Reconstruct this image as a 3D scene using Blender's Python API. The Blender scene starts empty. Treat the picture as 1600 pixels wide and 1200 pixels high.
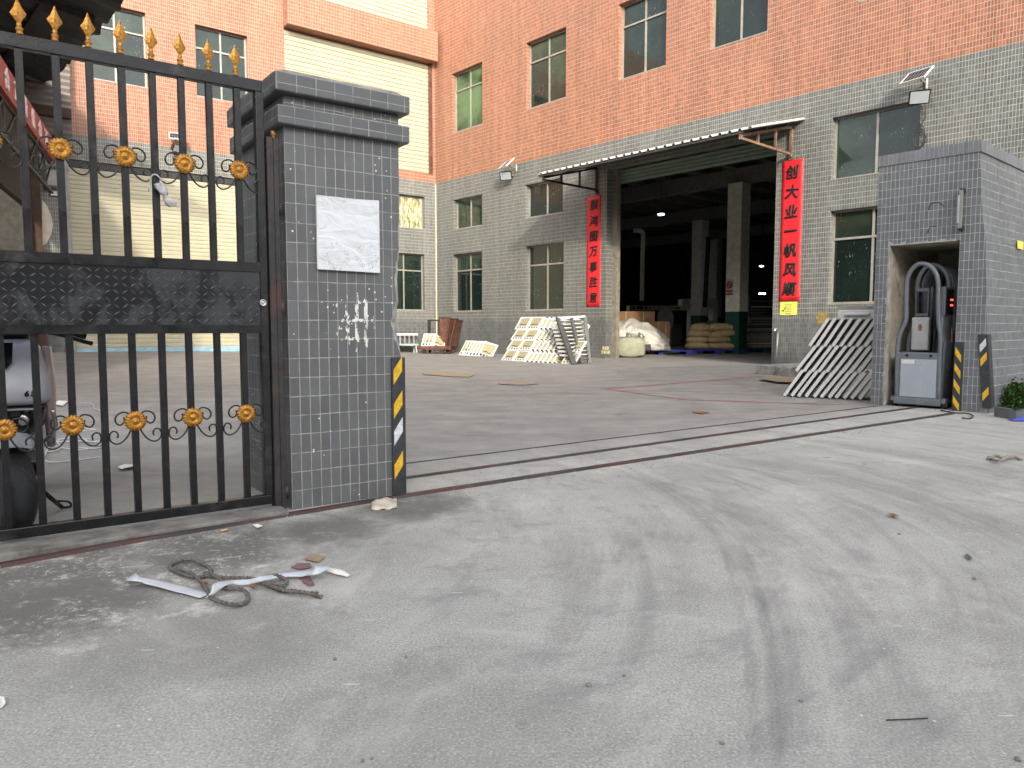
import bpy, bmesh, math, random
from mathutils import Vector, Matrix, noise
random.seed(7)
S = bpy.context.scene
R = math.radians

# ------------------------------------------------------------------ camera, sky, sun, exposure
F = 1165.0; PITCH = R(4.4); HCAM = 1.0
cam = bpy.data.objects.new('camera', bpy.data.cameras.new('camera'))
S.collection.objects.link(cam)
cam.location = (0, 0, HCAM); cam.rotation_euler = (math.pi/2 - PITCH, 0, 0)
cam.data.sensor_width = 36; cam.data.lens = F*36/1600
cam.data.clip_start = 0.05; cam.data.clip_end = 2000
S.camera = cam

SUN_EL, SUN_AZ = R(20), R(169)          # azimuth clockwise from +Y: behind the camera, a little right
W = bpy.data.worlds.new('World'); S.world = W; W.use_nodes = True
nt = W.node_tree; nt.nodes.clear()
sky = nt.nodes.new('ShaderNodeTexSky'); sky.sky_type = 'NISHITA'; sky.sun_disc = False
sky.sun_elevation = SUN_EL; sky.sun_rotation = SUN_AZ; sky.dust_density = 3.0; sky.air_density = 1.0
hsv = nt.nodes.new('ShaderNodeHueSaturation'); hsv.inputs['Saturation'].default_value = 0.30
bg = nt.nodes.new('ShaderNodeBackground'); bg.inputs['Strength'].default_value = 0.15
wo = nt.nodes.new('ShaderNodeOutputWorld')
nt.links.new(sky.outputs[0], hsv.inputs['Color']); nt.links.new(hsv.outputs[0], bg.inputs[0]); nt.links.new(bg.outputs[0], wo.inputs[0])
sl = bpy.data.lights.new('sun', 'SUN'); sl.energy = 1.0; sl.angle = R(2.0); sl.color = (1.0, 0.90, 0.72)
sun = bpy.data.objects.new('sun', sl); S.collection.objects.link(sun)
sdir = Vector((math.sin(SUN_AZ)*math.cos(SUN_EL), math.cos(SUN_AZ)*math.cos(SUN_EL), math.sin(SUN_EL)))
sun.rotation_euler = sdir.to_track_quat('Z', 'Y').to_euler(); sun.location = (0, -20, 30)
S.view_settings.view_transform = 'Standard'; S.view_settings.look = 'None'
S.view_settings.exposure = 1.82; S.view_settings.gamma = 1
S.view_settings.use_curve_mapping = False

# ------------------------------------------------------------------ survey: sight lines of the photo (1600 x 1200) met with real planes
CP, SP = math.cos(PITCH), math.sin(PITCH)
def ray(x, y):
    a = (x-800)/F; b = -(y-600)/F
    return Vector((a, CP+b*SP, -SP+b*CP))
EYE = Vector((0, 0, HCAM))
def gnd(x, y, z=0.0):
    r = ray(x, y); return EYE + r*((z-HCAM)/r.z)
def dirv(deg): return Vector((math.sin(R(deg)), math.cos(R(deg)), 0))
def hit(x, y, p, n):
    r = ray(x, y); return EYE + r*((p-EYE).dot(n)/r.dot(n))
def frame(o, X):
    X = X.normalized(); Z = Vector((0, 0, 1)); Y = Z.cross(X)
    M = Matrix((X, Y, Z)).transposed().to_4x4(); M.translation = o
    return M
dR, dL, dP = dirv(-41.7), dirv(52.2), dirv(54.1)
A0 = gnd(1205, 571)
_n = Vector((-dR.y, dR.x, 0))
C0 = hit(683, 548.5, A0, _n); C0.z = 0
FR = frame(C0, -dR)                    # right facade: x along it towards the viewer, y into the building
FL = frame(C0, dL)                     # left wing: x is negative to the left, y into the building
G0 = gnd(457, 797)
FP = frame(G0, dP)                     # gate line: x to the right, y into the yard
B0 = gnd(1360, 632)
FB = frame(B0, -dR)                    # gatehouse front
def loc(Mf, x, y, yo=0.0):
    n = Mf.to_3x3().col[1]; o = Mf.translation + n*yo
    return Mf.inverted() @ hit(x, y, o, n)
I4 = Matrix.Identity(4)
def at(x, y, z=0.0, yaw=0.0):
    return Matrix.Translation((x, y, z)) @ Matrix.Rotation(yaw, 4, 'Z')

# ------------------------------------------------------------------ materials
def lin(c):
    c /= 255.0
    return c/12.92 if c <= 0.04045 else ((c+0.055)/1.055)**2.4
def srgb(r, g, b): return (lin(r), lin(g), lin(b), 1)
class NT:
    def __init__(s, name):
        s.m = bpy.data.materials.new(name); s.m.use_nodes = True
        s.t = s.m.node_tree; s.t.nodes.clear()
        s.out = s.n('OutputMaterial'); s.p = s.n('BsdfPrincipled')
        s.l(s.p.outputs[0], s.out.inputs[0])
    def n(s, typ, **k):
        n = s.t.nodes.new('ShaderNode'+typ)
        for a, b in k.items(): setattr(n, a, b)
        return n
    def l(s, a, b): s.t.links.new(a, b)
    def inp(s, sock, v):
        if isinstance(v, bpy.types.NodeSocket): s.l(v, sock)
        else: sock.default_value = v
    def math(s, op, a, b=None, clamp=False):
        n = s.n('Math', operation=op); n.use_clamp = clamp
        s.inp(n.inputs[0], a)
        if b is not None: s.inp(n.inputs[1], b)
        return n.outputs[0]
    def mix(s, f, a, b, mode='MIX'):
        n = s.n('MixRGB', blend_type=mode)
        s.inp(n.inputs[0], f); s.inp(n.inputs[1], a); s.inp(n.inputs[2], b)
        return n.outputs[0]
    def ramp(s, f, a, b, ca=0.0, cb=1.0):
        n = s.n('MapRange'); n.interpolation_type = 'SMOOTHSTEP'
        s.inp(n.inputs[0], f); n.inputs[1].default_value = a; n.inputs[2].default_value = b
        n.inputs[3].default_value = ca; n.inputs[4].default_value = cb
        return n.outputs[0]
    def obj(s): return s.n('TexCoord').outputs['Object']
    def sep(s, v):
        n = s.n('SeparateXYZ'); s.l(v, n.inputs[0]); return n.outputs
    def comb(s, x, y, z=0.0):
        n = s.n('CombineXYZ'); s.inp(n.inputs[0], x); s.inp(n.inputs[1], y); s.inp(n.inputs[2], z); return n.outputs[0]
    def scale(s, v, sc):
        n = s.n('Mapping'); s.l(v, n.inputs[0]); n.inputs[3].default_value = sc; return n.outputs[0]
    def noise(s, v, sc, det=4, rough=0.6, dist=0.0):
        n = s.n('TexNoise'); s.l(v, n.inputs['Vector']); n.inputs['Scale'].default_value = sc
        n.inputs['Detail'].default_value = det; n.inputs['Roughness'].default_value = rough; n.inputs['Distortion'].default_value = dist
        return n.outputs[0]
    def voro(s, v, sc, feat='F1', rnd=1.0):
        n = s.n('TexVoronoi', feature=feat); s.l(v, n.inputs['Vector']); n.inputs['Scale'].default_value = sc
        n.inputs['Randomness'].default_value = rnd
        return n.outputs
    def bump(s, h, st=0.3, d=0.01):
        n = s.n('Bump'); n.inputs['Strength'].default_value = st; n.inputs['Distance'].default_value = d
        s.l(h, n.inputs['Height']); s.l(n.outputs[0], s.p.inputs['Normal'])
    def set(s, col=None, rough=None, metal=None, spec=None):
        if col is not None: s.inp(s.p.inputs['Base Color'], col)
        if rough is not None: s.inp(s.p.inputs['Roughness'], rough)
        if metal is not None: s.inp(s.p.inputs['Metallic'], metal)
        if spec is not None: s.inp(s.p.inputs['Specular IOR Level'], spec)
        return s.m
MATS = {}
def plain(name, c, rough=0.5, metal=0.0, spec=0.5, var=0.18, sc=6.0, dirt=None, dirt_amt=0.0, bump=0.0, dsc=3.0):
    """Paint, plastic, metal, cloth: a base colour, mottled, with dirt patches."""
    if name in MATS: return MATS[name]
    t = NT(name); v = t.obj()
    n1 = t.noise(v, sc, 5)
    dark = tuple(x*(1-var) for x in c[:3])+(1,); lite = tuple(min(1, x*(1+var)) for x in c[:3])+(1,)
    col = t.mix(t.ramp(n1, 0.3, 0.7), dark, lite)
    if dirt is not None:
        m = t.ramp(t.noise(v, dsc, 7, 0.7, 0.6), 0.62-0.25*dirt_amt, 0.72-0.1*dirt_amt)
        col = t.mix(t.math('MULTIPLY', m, min(1, dirt_amt+0.35)), col, dirt)
    r = t.ramp(t.noise(v, sc*2.3, 3), 0.2, 0.8, max(0, rough-0.1), min(1, rough+0.12))
    if bump: t.bump(t.noise(v, sc*4, 6), bump, 0.01)
    MATS[name] = t.set(col, r, metal, spec); return MATS[name]

def tile(name, tw, th, gw, c1, grout, red=None, redz=None, var=0.16, spots=None, dirty=None, wob=0.05, gh=None, splash=False, gdim=0.25, streak=False):
    """Stack-bonded wall tiles in the wall's own metres: x+y along the wall, z up."""
    t = NT(name); v = t.obj(); x, y, z = t.sep(v)
    w1 = t.math('MULTIPLY', t.math('SUBTRACT', t.noise(v, 1.1, 2), 0.5), wob)
    w2 = t.math('MULTIPLY', t.math('SUBTRACT', t.noise(t.scale(v, (2.3, 2.3, 2.1)), 1.7, 2), 0.5), wob)
    u = t.math('ADD', t.math('DIVIDE', t.math('ADD', x, y), tw), w1)
    w = t.math('ADD', t.math('DIVIDE', z, th), w2)
    fu, fw = t.math('FLOOR', u), t.math('FLOOR', w)
    wn = t.n('TexWhiteNoise', noise_dimensions='2D'); t.l(t.comb(fu, fw), wn.inputs['Vector'])
    eu = t.math('ABSOLUTE', t.math('SUBTRACT', t.math('FRACT', u), 0.5))
    ew = t.math('ABSOLUTE', t.math('SUBTRACT', t.math('FRACT', w), 0.5))
    gvar = t.ramp(t.noise(v, 14, 3), 0.3, 0.7, -0.012, 0.010)
    gu = t.math('GREATER_THAN', t.math('ADD', eu, gvar), 0.5-gw/tw/2)
    gwz = t.math('GREATER_THAN', t.math('ADD', ew, gvar), 0.5-(gh or gw)/th/2)
    g = t.math('MAXIMUM', gu, gwz)
    base = c1
    if red is not None:
        base = t.mix(t.math('GREATER_THAN', z, redz), c1, red)
    val = t.ramp(wn.outputs['Value'], 0, 1, 1-var, 1+var)
    weather = t.ramp(t.noise(t.scale(v, (1, 1, 0.25)), 0.8, 6, 0.65), 0.25, 0.75, 0.84, 1.12)
    fine = t.ramp(t.noise(v, 9, 4), 0.25, 0.75, 0.92, 1.08)
    k = t.math('MULTIPLY', t.math('MULTIPLY', val, weather), fine)
    if streak:                                 # rain streaks and odd replaced tiles
        k = t.math('MULTIPLY', k, t.ramp(t.noise(t.scale(v, (5, 5, 0.16)), 1.0, 6, 0.7), 0.30, 0.62, 0.80, 1.06))
        k = t.math('MULTIPLY', k, t.math('SUBTRACT', 1.0, t.math('MULTIPLY', t.math('GREATER_THAN', wn.outputs['Value'], 0.985), 0.2)))
    kc = t.n('CombineColor'); [t.l(k, kc.inputs[i]) for i in range(3)]
    col = t.mix(1.0, base, kc.outputs[0], 'MULTIPLY')
    gn = t.ramp(t.noise(t.scale(v, (1, 1, 0.6)), 2.2, 5, 0.7), 0.35, 0.7, 1-gdim, 0.96)
    if dirty is not None:                      # grimy, splashed foot of the wall: grout gone grey
        dz = t.math('ADD', z, t.math('MULTIPLY', t.noise(v, 0.9, 5, 0.7), dirty[1]))
        dm = t.ramp(dz, dirty[0], dirty[0]+0.25, 0.25, 1.0)
        gn = t.math('MULTIPLY', gn, dm)
        kk = t.ramp(dz, dirty[0]-1.2, dirty[0]+0.3, 0.90, 1.0)
        kd = t.n('CombineColor'); [t.l(kk, kd.inputs[i]) for i in range(3)]
        col = t.mix(1.0, col, kd.outputs[0], 'MULTIPLY')
    col = t.mix(t.math('MULTIPLY', g, gn), col, grout)
    rough = t.math('ADD', t.math('MULTIPLY', g, 0.4), t.ramp(t.noise(v, 5, 3), 0.3, 0.7, 0.32, 0.5))
    if spots is not None:                      # plaster dabs and chips
        s1 = t.ramp(t.noise(t.scale(v, (1.5, 1.5, 0.8)), 9, 6, 0.75), spots, spots+0.03)
        s2 = t.math('GREATER_THAN', t.math('MULTIPLY', t.ramp(t.noise(v, 2.3, 2), 0.5, 0.62), t.math('SUBTRACT', 0.16, t.voro(v, 26)[0])), 0.02)
        if splash:                             # mortar dabs sitting along the joints in the middle of the face
            dx_ = t.math('DIVIDE', t.math('SUBTRACT', x, 0.40), 0.20); dz_ = t.math('DIVIDE', t.math('SUBTRACT', z, 1.03), 0.26)
            dd_ = t.math('ADD', t.math('POWER', dx_, 2.0), t.math('POWER', dz_, 2.0))
            thr = t.ramp(dd_, 0.0, 1.0, 0.50, 0.80)
            gg = t.math('MAXIMUM', t.math('GREATER_THAN', eu, 0.30), t.math('GREATER_THAN', ew, 0.42))
            s3 = t.math('MULTIPLY', gg, t.math('GREATER_THAN', t.noise(t.scale(v, (1, 1, 0.55)), 30, 4, 0.6), thr))
            s1 = t.math('MAXIMUM', s1, s3)
        sm = t.math('MAXIMUM', t.math('MULTIPLY', s1, t.ramp(t.noise(v, 1.7, 2), 0.36, 0.5)), s2)
        col = t.mix(sm, col, srgb(215, 213, 205))
        rough = t.math('MAXIMUM', rough, t.math('MULTIPLY', sm, 0.8))
    t.bump(t.math('ADD', t.math('MULTIPLY', g, -1.0), t.math('MULTIPLY', wn.outputs['Value'], 0.25)), 0.5, 0.004)
    return t.set(col, rough, 0, 0.4)

GROUT = srgb(176, 171, 154)
M_WALL = tile('facade_tile', 0.060, 0.1214, 0.0085, srgb(97, 99, 99), GROUT, red=srgb(150, 94, 70), redz=6.677, dirty=(1.35, 0.5), gh=0.0115, wob=0.10, gdim=0.30, streak=True)
M_PILLAR = tile('pillar_tile', 0.0565, 0.1035, 0.0042, srgb(93, 95, 97), srgb(164, 162, 153), spots=0.71, var=0.10, wob=0.10, gdim=0.35, splash=True, dirty=(-0.05, 0.3))
M_CAP = tile('cap_tile', 0.105, 0.055, 0.0036, srgb(88, 90, 92), srgb(165, 163, 154), var=0.08, wob=0.06, gdim=0.6)
M_BOOTH = tile('gatehouse_tile', 0.0503, 0.104, 0.0046, srgb(98, 101, 104), srgb(186, 186, 180), var=0.12, wob=0.16, gdim=0.35, dirty=(0.02, 0.3))
M_PLASTER = plain('rough_plaster', srgb(176, 168, 152), 0.9, var=0.25, sc=3, dirt=srgb(88, 80, 68), dirt_amt=0.4, bump=0.5)
M_CONC = plain('raw_concrete', srgb(150, 148, 142), 0.9, var=0.25, sc=9, dirt=srgb(90, 88, 84), dirt_amt=0.4, bump=0.6)
M_BLACK = plain('black_gate_paint', srgb(14, 16, 19), 0.33, var=0.45, sc=5, dirt=srgb(56, 53, 50), dirt_amt=0.4, dsc=7, bump=0.12)
M_IRON = plain('rusty_black_iron', srgb(40, 38, 38), 0.55, var=0.4, sc=9, dirt=srgb(78, 46, 38), dirt_amt=0.5, bump=0.3)
M_GOLD = plain('gold_paint', srgb(176, 124, 46), 0.4, metal=0.5, var=0.4, sc=45, dirt=srgb(84, 54, 20), dirt_amt=0.6, dsc=60, bump=0.2)
M_STEEL = plain('dull_rail_steel', srgb(66, 58, 56), 0.55, metal=0.35, var=0.35, sc=3, dirt=srgb(84, 46, 42), dirt_amt=0.6)
M_ALU = plain('window_aluminium', srgb(158, 155, 145), 0.4, metal=0.35, var=0.12, sc=5, dirt=srgb(140, 132, 112), dirt_amt=0.4)
M_CREAM = plain('cream_shutter_paint', srgb(180, 175, 152), 0.5, var=0.06, sc=1.2, dirt=srgb(172, 164, 138), dirt_amt=0.35, dsc=0.8)
M_BLUE_STRIP = plain('pale_blue_paint', srgb(140, 175, 195), 0.5)
M_TRIM = plain('cream_trim', srgb(196, 186, 156), 0.7)
M_WHITE = plain('white_plastic', srgb(198, 198, 194), 0.42, var=0.05, dirt=srgb(180, 176, 160), dirt_amt=0.2)
M_INSET = plain('ivory_inset', srgb(158, 150, 116), 0.55, var=0.1)
M_SHADEINS = plain('shaded_inset', srgb(46, 46, 45), 0.6, var=0.2)  # shade under leaning panels and in their slots put into the colour
M_RUST = plain('rusty_steel', srgb(98, 64, 52), 0.75, metal=0.15, var=0.35, sc=9, dirt=srgb(70, 42, 34), dirt_amt=0.6, bump=0.3)
M_RACK = plain('rack_steel', srgb(84, 85, 84), 0.5, metal=0.3, var=0.15)
M_PEEL = plain('peeling_cream_paint', srgb(124, 119, 106), 0.7, var=0.2, sc=6, dirt=srgb(104, 86, 68), dirt_amt=0.35, dsc=5)
M_GREYSTEEL = plain('grey_steel', srgb(132, 132, 128), 0.5, metal=0.3, var=0.15)
M_DARKSTEEL = plain('dark_steel', srgb(52, 50, 48), 0.5, metal=0.3, var=0.3)
M_PIPE = plain('old_brown_pipe', srgb(120, 92, 72), 0.65, var=0.35, sc=8, dirt=srgb(160, 140, 125), dirt_amt=0.4)
M_ROOF = plain('roof_sheet', srgb(196, 196, 192), 0.45, metal=0.3, var=0.12)
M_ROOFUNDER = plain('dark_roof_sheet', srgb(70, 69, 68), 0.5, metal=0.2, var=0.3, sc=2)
M_GREENSHUT = plain('grey_green_shutter', srgb(108, 124, 112), 0.5, metal=0.2, var=0.1)
M_INWHITE = plain('hall_white_paint', srgb(232, 229, 212), 0.8, var=0.12)
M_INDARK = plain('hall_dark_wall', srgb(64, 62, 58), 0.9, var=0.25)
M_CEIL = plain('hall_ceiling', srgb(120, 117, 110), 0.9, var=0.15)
M_GREEN = plain('green_dado_paint', srgb(20, 78, 56), 0.5, var=0.15)
M_BLUEPAL = plain('blue_plastic', srgb(52, 62, 158), 0.5, var=0.15)
M_TEALPAL = plain('teal_plastic', srgb(28, 72, 104), 0.5, var=0.2)
M_CARD = plain('cardboard', srgb(150, 116, 84), 0.85, var=0.12)
M_TANCARD = plain('sun_bleached_card', srgb(148, 132, 112), 0.9, var=0.12)
M_SACK = plain('kraft_sack', srgb(176, 152, 112), 0.85, var=0.12, bump=0.25)
M_RED = plain('couplet_red', srgb(214, 32, 42), 0.55, var=0.05, sc=2)
M_INK = plain('black_ink', srgb(22, 17, 19), 0.6)
M_SIGNRED = plain('sign_red', srgb(150, 48, 52), 0.5, var=0.08)
M_SIGNWHITE = plain('sign_white', srgb(225, 205, 205), 0.5, var=0.05)
M_YELLOWPAPER = plain('yellow_paper', srgb(215, 215, 90), 0.7, var=0.06)
M_YELLOW = plain('worn_yellow', srgb(208, 164, 32), 0.5, var=0.2, sc=30, dirt=srgb(120, 95, 30), dirt_amt=0.3, dsc=30)
M_REFLECT = plain('worn_silver_tape', srgb(190, 196, 200), 0.4, var=0.2, sc=40)
M_RUBBER = plain('black_rubber', srgb(45, 47, 50), 0.6, var=0.2, sc=15)
M_DEVICE = plain('gate_machine_grey', srgb(96, 102, 108), 0.42, var=0.1, dirt=srgb(130, 130, 126), dirt_amt=0.15)
M_DEVPANEL = plain('machine_door_grey', srgb(150, 156, 164), 0.45, var=0.05)
M_DEVLIGHT = plain('machine_light_grey', srgb(176, 176, 172), 0.5, var=0.08)
M_SCREEN = plain('dark_screen', srgb(16, 18, 24), 0.15, var=0.1)
M_SCOOT = plain('scooter_silver', srgb(172, 174, 182), 0.32, metal=0.0, var=0.015, sc=1.5)
M_SCOOTPINKLIT = plain('pink_lit_side_panel', srgb(170, 150, 148), 0.35, var=0.06)  # scooter body with the pinkish light on its side put into the colour
M_TYRE = plain('tyre_rubber', srgb(38, 40, 42), 0.7, var=0.2, sc=14, bump=0.2)
M_GLOSSBLACK = plain('gloss_black', srgb(18, 20, 23), 0.15, var=0.2)
M_CHROME = plain('satin_metal', srgb(190, 190, 190), 0.3, metal=0.9, var=0.1)
M_ROPE = plain('dirty_rope', srgb(104, 98, 92), 0.9, var=0.35, sc=60, bump=0.5)
M_TAPE = plain('white_plastic_strip', srgb(190, 194, 199), 0.45, var=0.06, sc=12)
M_LEAF = plain('dry_leaf', srgb(128, 92, 64), 0.8, var=0.3, sc=30)
M_STONE = plain('stone_chip', srgb(128, 126, 122), 0.9, var=0.3, sc=40)
M_BLUETARP = plain('blue_sheet', srgb(74, 84, 190), 0.5)
M_RAG = plain('grey_rag', srgb(168, 166, 170), 0.85, var=0.25, sc=25, bump=0.4)
M_PAPER = plain('scrap_paper', srgb(226, 222, 214), 0.8, var=0.08, sc=20)
M_PURPLE = plain('plum_film', srgb(126, 94, 102), 0.6, var=0.15, sc=20)
M_WOODDARK = plain('dark_brown_timber', srgb(62, 40, 26), 0.7, var=0.3, sc=4)
M_TIMBER = plain('weathered_timber', srgb(150, 144, 134), 0.85, var=0.25, sc=10)
M_PANEL_LEAD = plain('lamp_glass', srgb(150, 156, 160), 0.15, var=0.05)

def _pane(nm, ca, cb):
    t = NT(nm); v = t.obj()
    oi = t.n('ObjectInfo').outputs['Random']
    base = t.mix(t.ramp(oi, 0.3, 1.0), ca, cb)
    x, y, z = t.sep(v)
    vv = t.comb(t.math('ADD', x, t.math('MULTIPLY', oi, 37.0)), y, z)
    base = t.mix(t.ramp(t.noise(vv, 0.9, 3), 0.35, 0.7, 0, 0.75), base, srgb(20, 27, 26))
    cl = t.ramp(t.noise(vv, 1.6, 3), 0.40, 0.72)
    d1 = t.math('LESS_THAN', t.voro(t.scale(vv, (1, 1, 0.45)), 13)[0], t.math('MULTIPLY', cl, 0.15))
    d2 = t.ramp(t.noise(t.scale(vv, (1, 1, 0.3)), 24, 4, 0.7), 0.60, 0.68)
    m = t.math('MAXIMUM', d1, t.math('MULTIPLY', t.math('MULTIPLY', d2, cl), 0.55))
    col = t.mix(t.math('MULTIPLY', m, 0.75), base, srgb(160, 168, 148))
    return t.set(col, t.math('ADD', t.math('MULTIPLY', m, 0.6), 0.05), 0, 0.6)
M_PANE = _pane('tinted_pane', srgb(26, 38, 34), srgb(58, 72, 58)); M_PANE_LIT = _pane('lit_green_pane', srgb(84, 112, 74), srgb(96, 122, 84))  # second pane: sunlit green look of one window put into its colour
def _dusty():
    t = NT('dust_caked_pane'); v = t.obj()
    n = t.noise(t.scale(v, (1, 1, 0.35)), 9, 7, 0.75, 0.4)
    col = t.mix(t.ramp(n, 0.38, 0.62), srgb(92, 90, 60), srgb(206, 198, 160))
    return t.set(col, 0.5, 0, 0.3)
M_DUSTY = _dusty()
def emit(name, c, st):
    t = NT(name); t.set((0.02, 0.02, 0.02, 1), 0.4)
    t.p.inputs['Emission Color'].default_value = c; t.p.inputs['Emission Strength'].default_value = st
    return t.m
M_LAMP = emit('lit_lamp', (0.9, 0.96, 1, 1), 6.0)
M_LED = emit('red_led', (1, 0.05, 0.03, 1), 1.5)
def _foil():
    t = NT('wrapped_board_film'); v = t.obj(); x, y, z = t.sep(v)
    col = srgb(204, 208, 212)
    f = None
    for cx, cz, r0 in ((0.27, 1.385, 0.062), (0.455, 1.395, 0.058)):      # two rings of old printing left on the film
        d = t.math('SQRT', t.math('ADD', t.math('POWER', t.math('SUBTRACT', x, cx), 2.0), t.math('POWER', t.math('SUBTRACT', z, cz), 2.0)))
        ring = t.math('LESS_THAN', t.math('ABSOLUTE', t.math('SUBTRACT', d, r0)), 0.014)
        f = ring if f is None else t.math('MAXIMUM', f, ring)
    dots = t.math('MULTIPLY', t.math('LESS_THAN', t.voro(v, 130)[0], 0.34), t.math('GREATER_THAN', t.noise(v, 26, 2), 0.47))
    col = t.mix(t.math('MULTIPLY', t.math('MULTIPLY', f, dots), 0.8), col, srgb(110, 125, 122))
    t.bump(t.noise(t.scale(v, (1, 1, 2.2)), 7, 3, 0.5, 1.2), 0.5, 0.02)
    return t.set(col, 0.28, 0, 0.5)
M_FOIL = _foil()
def _tread():
    t = NT('tread_plate_paint'); v = t.obj(); x, y, z = t.sep(v)
    dust = t.ramp(t.math('ADD', t.noise(t.scale(v, (1, 1, 0.8)), 6, 7, 0.7, 0.5), t.math('MULTIPLY', x, 0.10)), 0.37, 0.55)
    n = t.ramp(t.noise(v, 4, 4), 0.3, 0.7)
    col = t.mix(n, srgb(11, 14, 17), srgb(20, 23, 26))
    col = t.mix(t.math('MULTIPLY', dust, 0.6), col, srgb(60, 62, 64))
    return t.set(col, t.math('ADD', t.math('MULTIPLY', dust, 0.4), 0.3), 0.0, 0.5)
M_TREAD = _tread()

# ------------------------------------------------------------------ mesh helpers
WM = {}
class MB:
    def __init__(s): s.v = []; s.f = []; s.mi = []; s.sm = []; s.cur = 0
    def face(s, pts, smooth=False):
        b = len(s.v); s.v += [tuple(p) for p in pts]; s.f.append(tuple(range(b, b+len(pts)))); s.mi.append(s.cur); s.sm.append(smooth); return s
    def box(s, x0, x1, y0, y1, z0, z1, T=None):
        c = [(x0,y0,z0),(x1,y0,z0),(x1,y1,z0),(x0,y1,z0),(x0,y0,z1),(x1,y0,z1),(x1,y1,z1),(x0,y1,z1)]
        return s.hexa(c, T)
    def hexa(s, c, T=None):
        if T is not None: c = [T @ Vector(p) for p in c]
        b = len(s.v); s.v += [tuple(p) for p in c]
        for q in ((0,3,2,1),(4,5,6,7),(0,1,5,4),(1,2,6,5),(2,3,7,6),(3,0,4,7)):
            s.f.append(tuple(b+i for i in q)); s.mi.append(s.cur); s.sm.append(False)
        return s
    def bar(s, p, q, w, h=None, up=(0, 0, 1)):
        p, q = Vector(p), Vector(q); d = (q-p).normalized(); h = h or w
        u = Vector(up)
        if abs(d.dot(u)) > 0.98: u = Vector((0, 1, 0))
        a = d.cross(u).normalized(); b = a.cross(d).normalized()
        c = []
        for o in (p, q):
            for i, j in ((-1,-1),(1,-1),(1,1),(-1,1)): c.append(o+a*(i*w/2)+b*(j*h/2))
        k = len(s.v); s.v += [tuple(x) for x in c]
        for f in ((3,2,1,0),(4,5,6,7),(0,1,5,4),(1,2,6,5),(2,3,7,6),(3,0,4,7)):
            s.f.append(tuple(k+i for i in f)); s.mi.append(s.cur); s.sm.append(False)
        return s
    def tube(s, pts, r, n=8, cap=True, closed=False):
        pts = [Vector(p) for p in pts]; N = len(pts); k0 = len(s.v)
        rr = r if isinstance(r, (list, tuple)) else [r]*N
        prev = None
        for i, p in enumerate(pts):
            if closed: d = pts[(i+1) % N]-pts[i-1]
            else: d = pts[min(i+1, N-1)]-pts[max(i-1, 0)]
            d.normalize()
            if prev is None:
                u = Vector((0, 0, 1)) if abs(d.z) < 0.9 else Vector((1, 0, 0))
                prev = d.cross(u).normalized()
            a = (prev - d*prev.dot(d)).normalized(); prev = a; b = d.cross(a)
            for j in range(n):
                t = 2*math.pi*j/n
                s.v.append(tuple(p+a*(rr[i]*math.cos(t))+b*(rr[i]*math.sin(t))))
        M = N if closed else N-1
        for i in range(M):
            i2 = (i+1) % N
            for j in range(n):
                j2 = (j+1) % n
                s.f.append((k0+i*n+j, k0+i*n+j2, k0+i2*n+j2, k0+i2*n+j)); s.mi.append(s.cur); s.sm.append(True)
        if cap and not closed:
            s.f.append(tuple(k0+j for j in range(n-1, -1, -1))); s.mi.append(s.cur); s.sm.append(False)
            s.f.append(tuple(k0+(N-1)*n+j for j in range(n))); s.mi.append(s.cur); s.sm.append(False)
        return s
    def lathe(s, prof, T=I4, n=20, smooth=True):
        """prof: (radius, height) pairs round the local z axis of T."""
        k0 = len(s.v)
        for r, h in prof:
            for j in range(n):
                a = 2*math.pi*j/n; s.v.append(tuple(T @ Vector((r*math.cos(a), r*math.sin(a), h))))
        for i in range(len(prof)-1):
            for j in range(n):
                j2 = (j+1) % n
                s.f.append((k0+i*n+j, k0+i*n+j2, k0+(i+1)*n+j2, k0+(i+1)*n+j)); s.mi.append(s.cur); s.sm.append(smooth)
        s.f.append(tuple(k0+j for j in range(n-1, -1, -1))); s.mi.append(s.cur); s.sm.append(False)
        s.f.append(tuple(k0+(len(prof)-1)*n+j for j in range(n))); s.mi.append(s.cur); s.sm.append(False)
        return s
    def prism(s, poly, y0, y1, T=None):
        """polygon in (x, z), extruded from y0 to y1."""
        n = len(poly); a = [Vector((x, y0, z)) for x, z in poly]; b = [Vector((x, y1, z)) for x, z in poly]
        if T is not None: a = [T @ p for p in a]; b = [T @ p for p in b]
        k = len(s.v); s.v += [tuple(p) for p in a+b]
        s.f.append(tuple(range(k, k+n))); s.f.append(tuple(range(k+2*n-1, k+n-1, -1))); s.mi += [s.cur]*2; s.sm += [False]*2
        for i in range(n):
            j = (i+1) % n; s.f.append((k+i, k+n+i, k+n+j, k+j)); s.mi.append(s.cur); s.sm.append(False)
        return s
    def grid(s, P, smooth=True):
        k = len(s.v); nr, nc = len(P), len(P[0])
        for row in P: s.v += [tuple(p) for p in row]
        for i in range(nr-1):
            for j in range(nc-1):
                s.f.append((k+i*nc+j, k+i*nc+j+1, k+(i+1)*nc+j+1, k+(i+1)*nc+j)); s.mi.append(s.cur); s.sm.append(smooth)
        return s
    def build(s, name, mats, parent=None, M=I4, bevel=0.0, solid=0.0, fix=True):
        me = bpy.data.meshes.new(name); me.from_pydata(s.v, [], s.f)
        if not isinstance(mats, (list, tuple)): mats = [mats]
        for m in mats: me.materials.append(m)
        me.polygons.foreach_set('material_index', s.mi); me.polygons.foreach_set('use_smooth', s.sm)
        bm = bmesh.new(); bm.from_mesh(me)
        if fix: bmesh.ops.recalc_face_normals(bm, faces=bm.faces)
        bm.to_mesh(me); bm.free()
        o = bpy.data.objects.new(name, me); S.collection.objects.link(o)
        place(o, parent, M)
        if solid:
            md = o.modifiers.new('solid', 'SOLIDIFY'); md.thickness = solid; md.offset = 0
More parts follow.
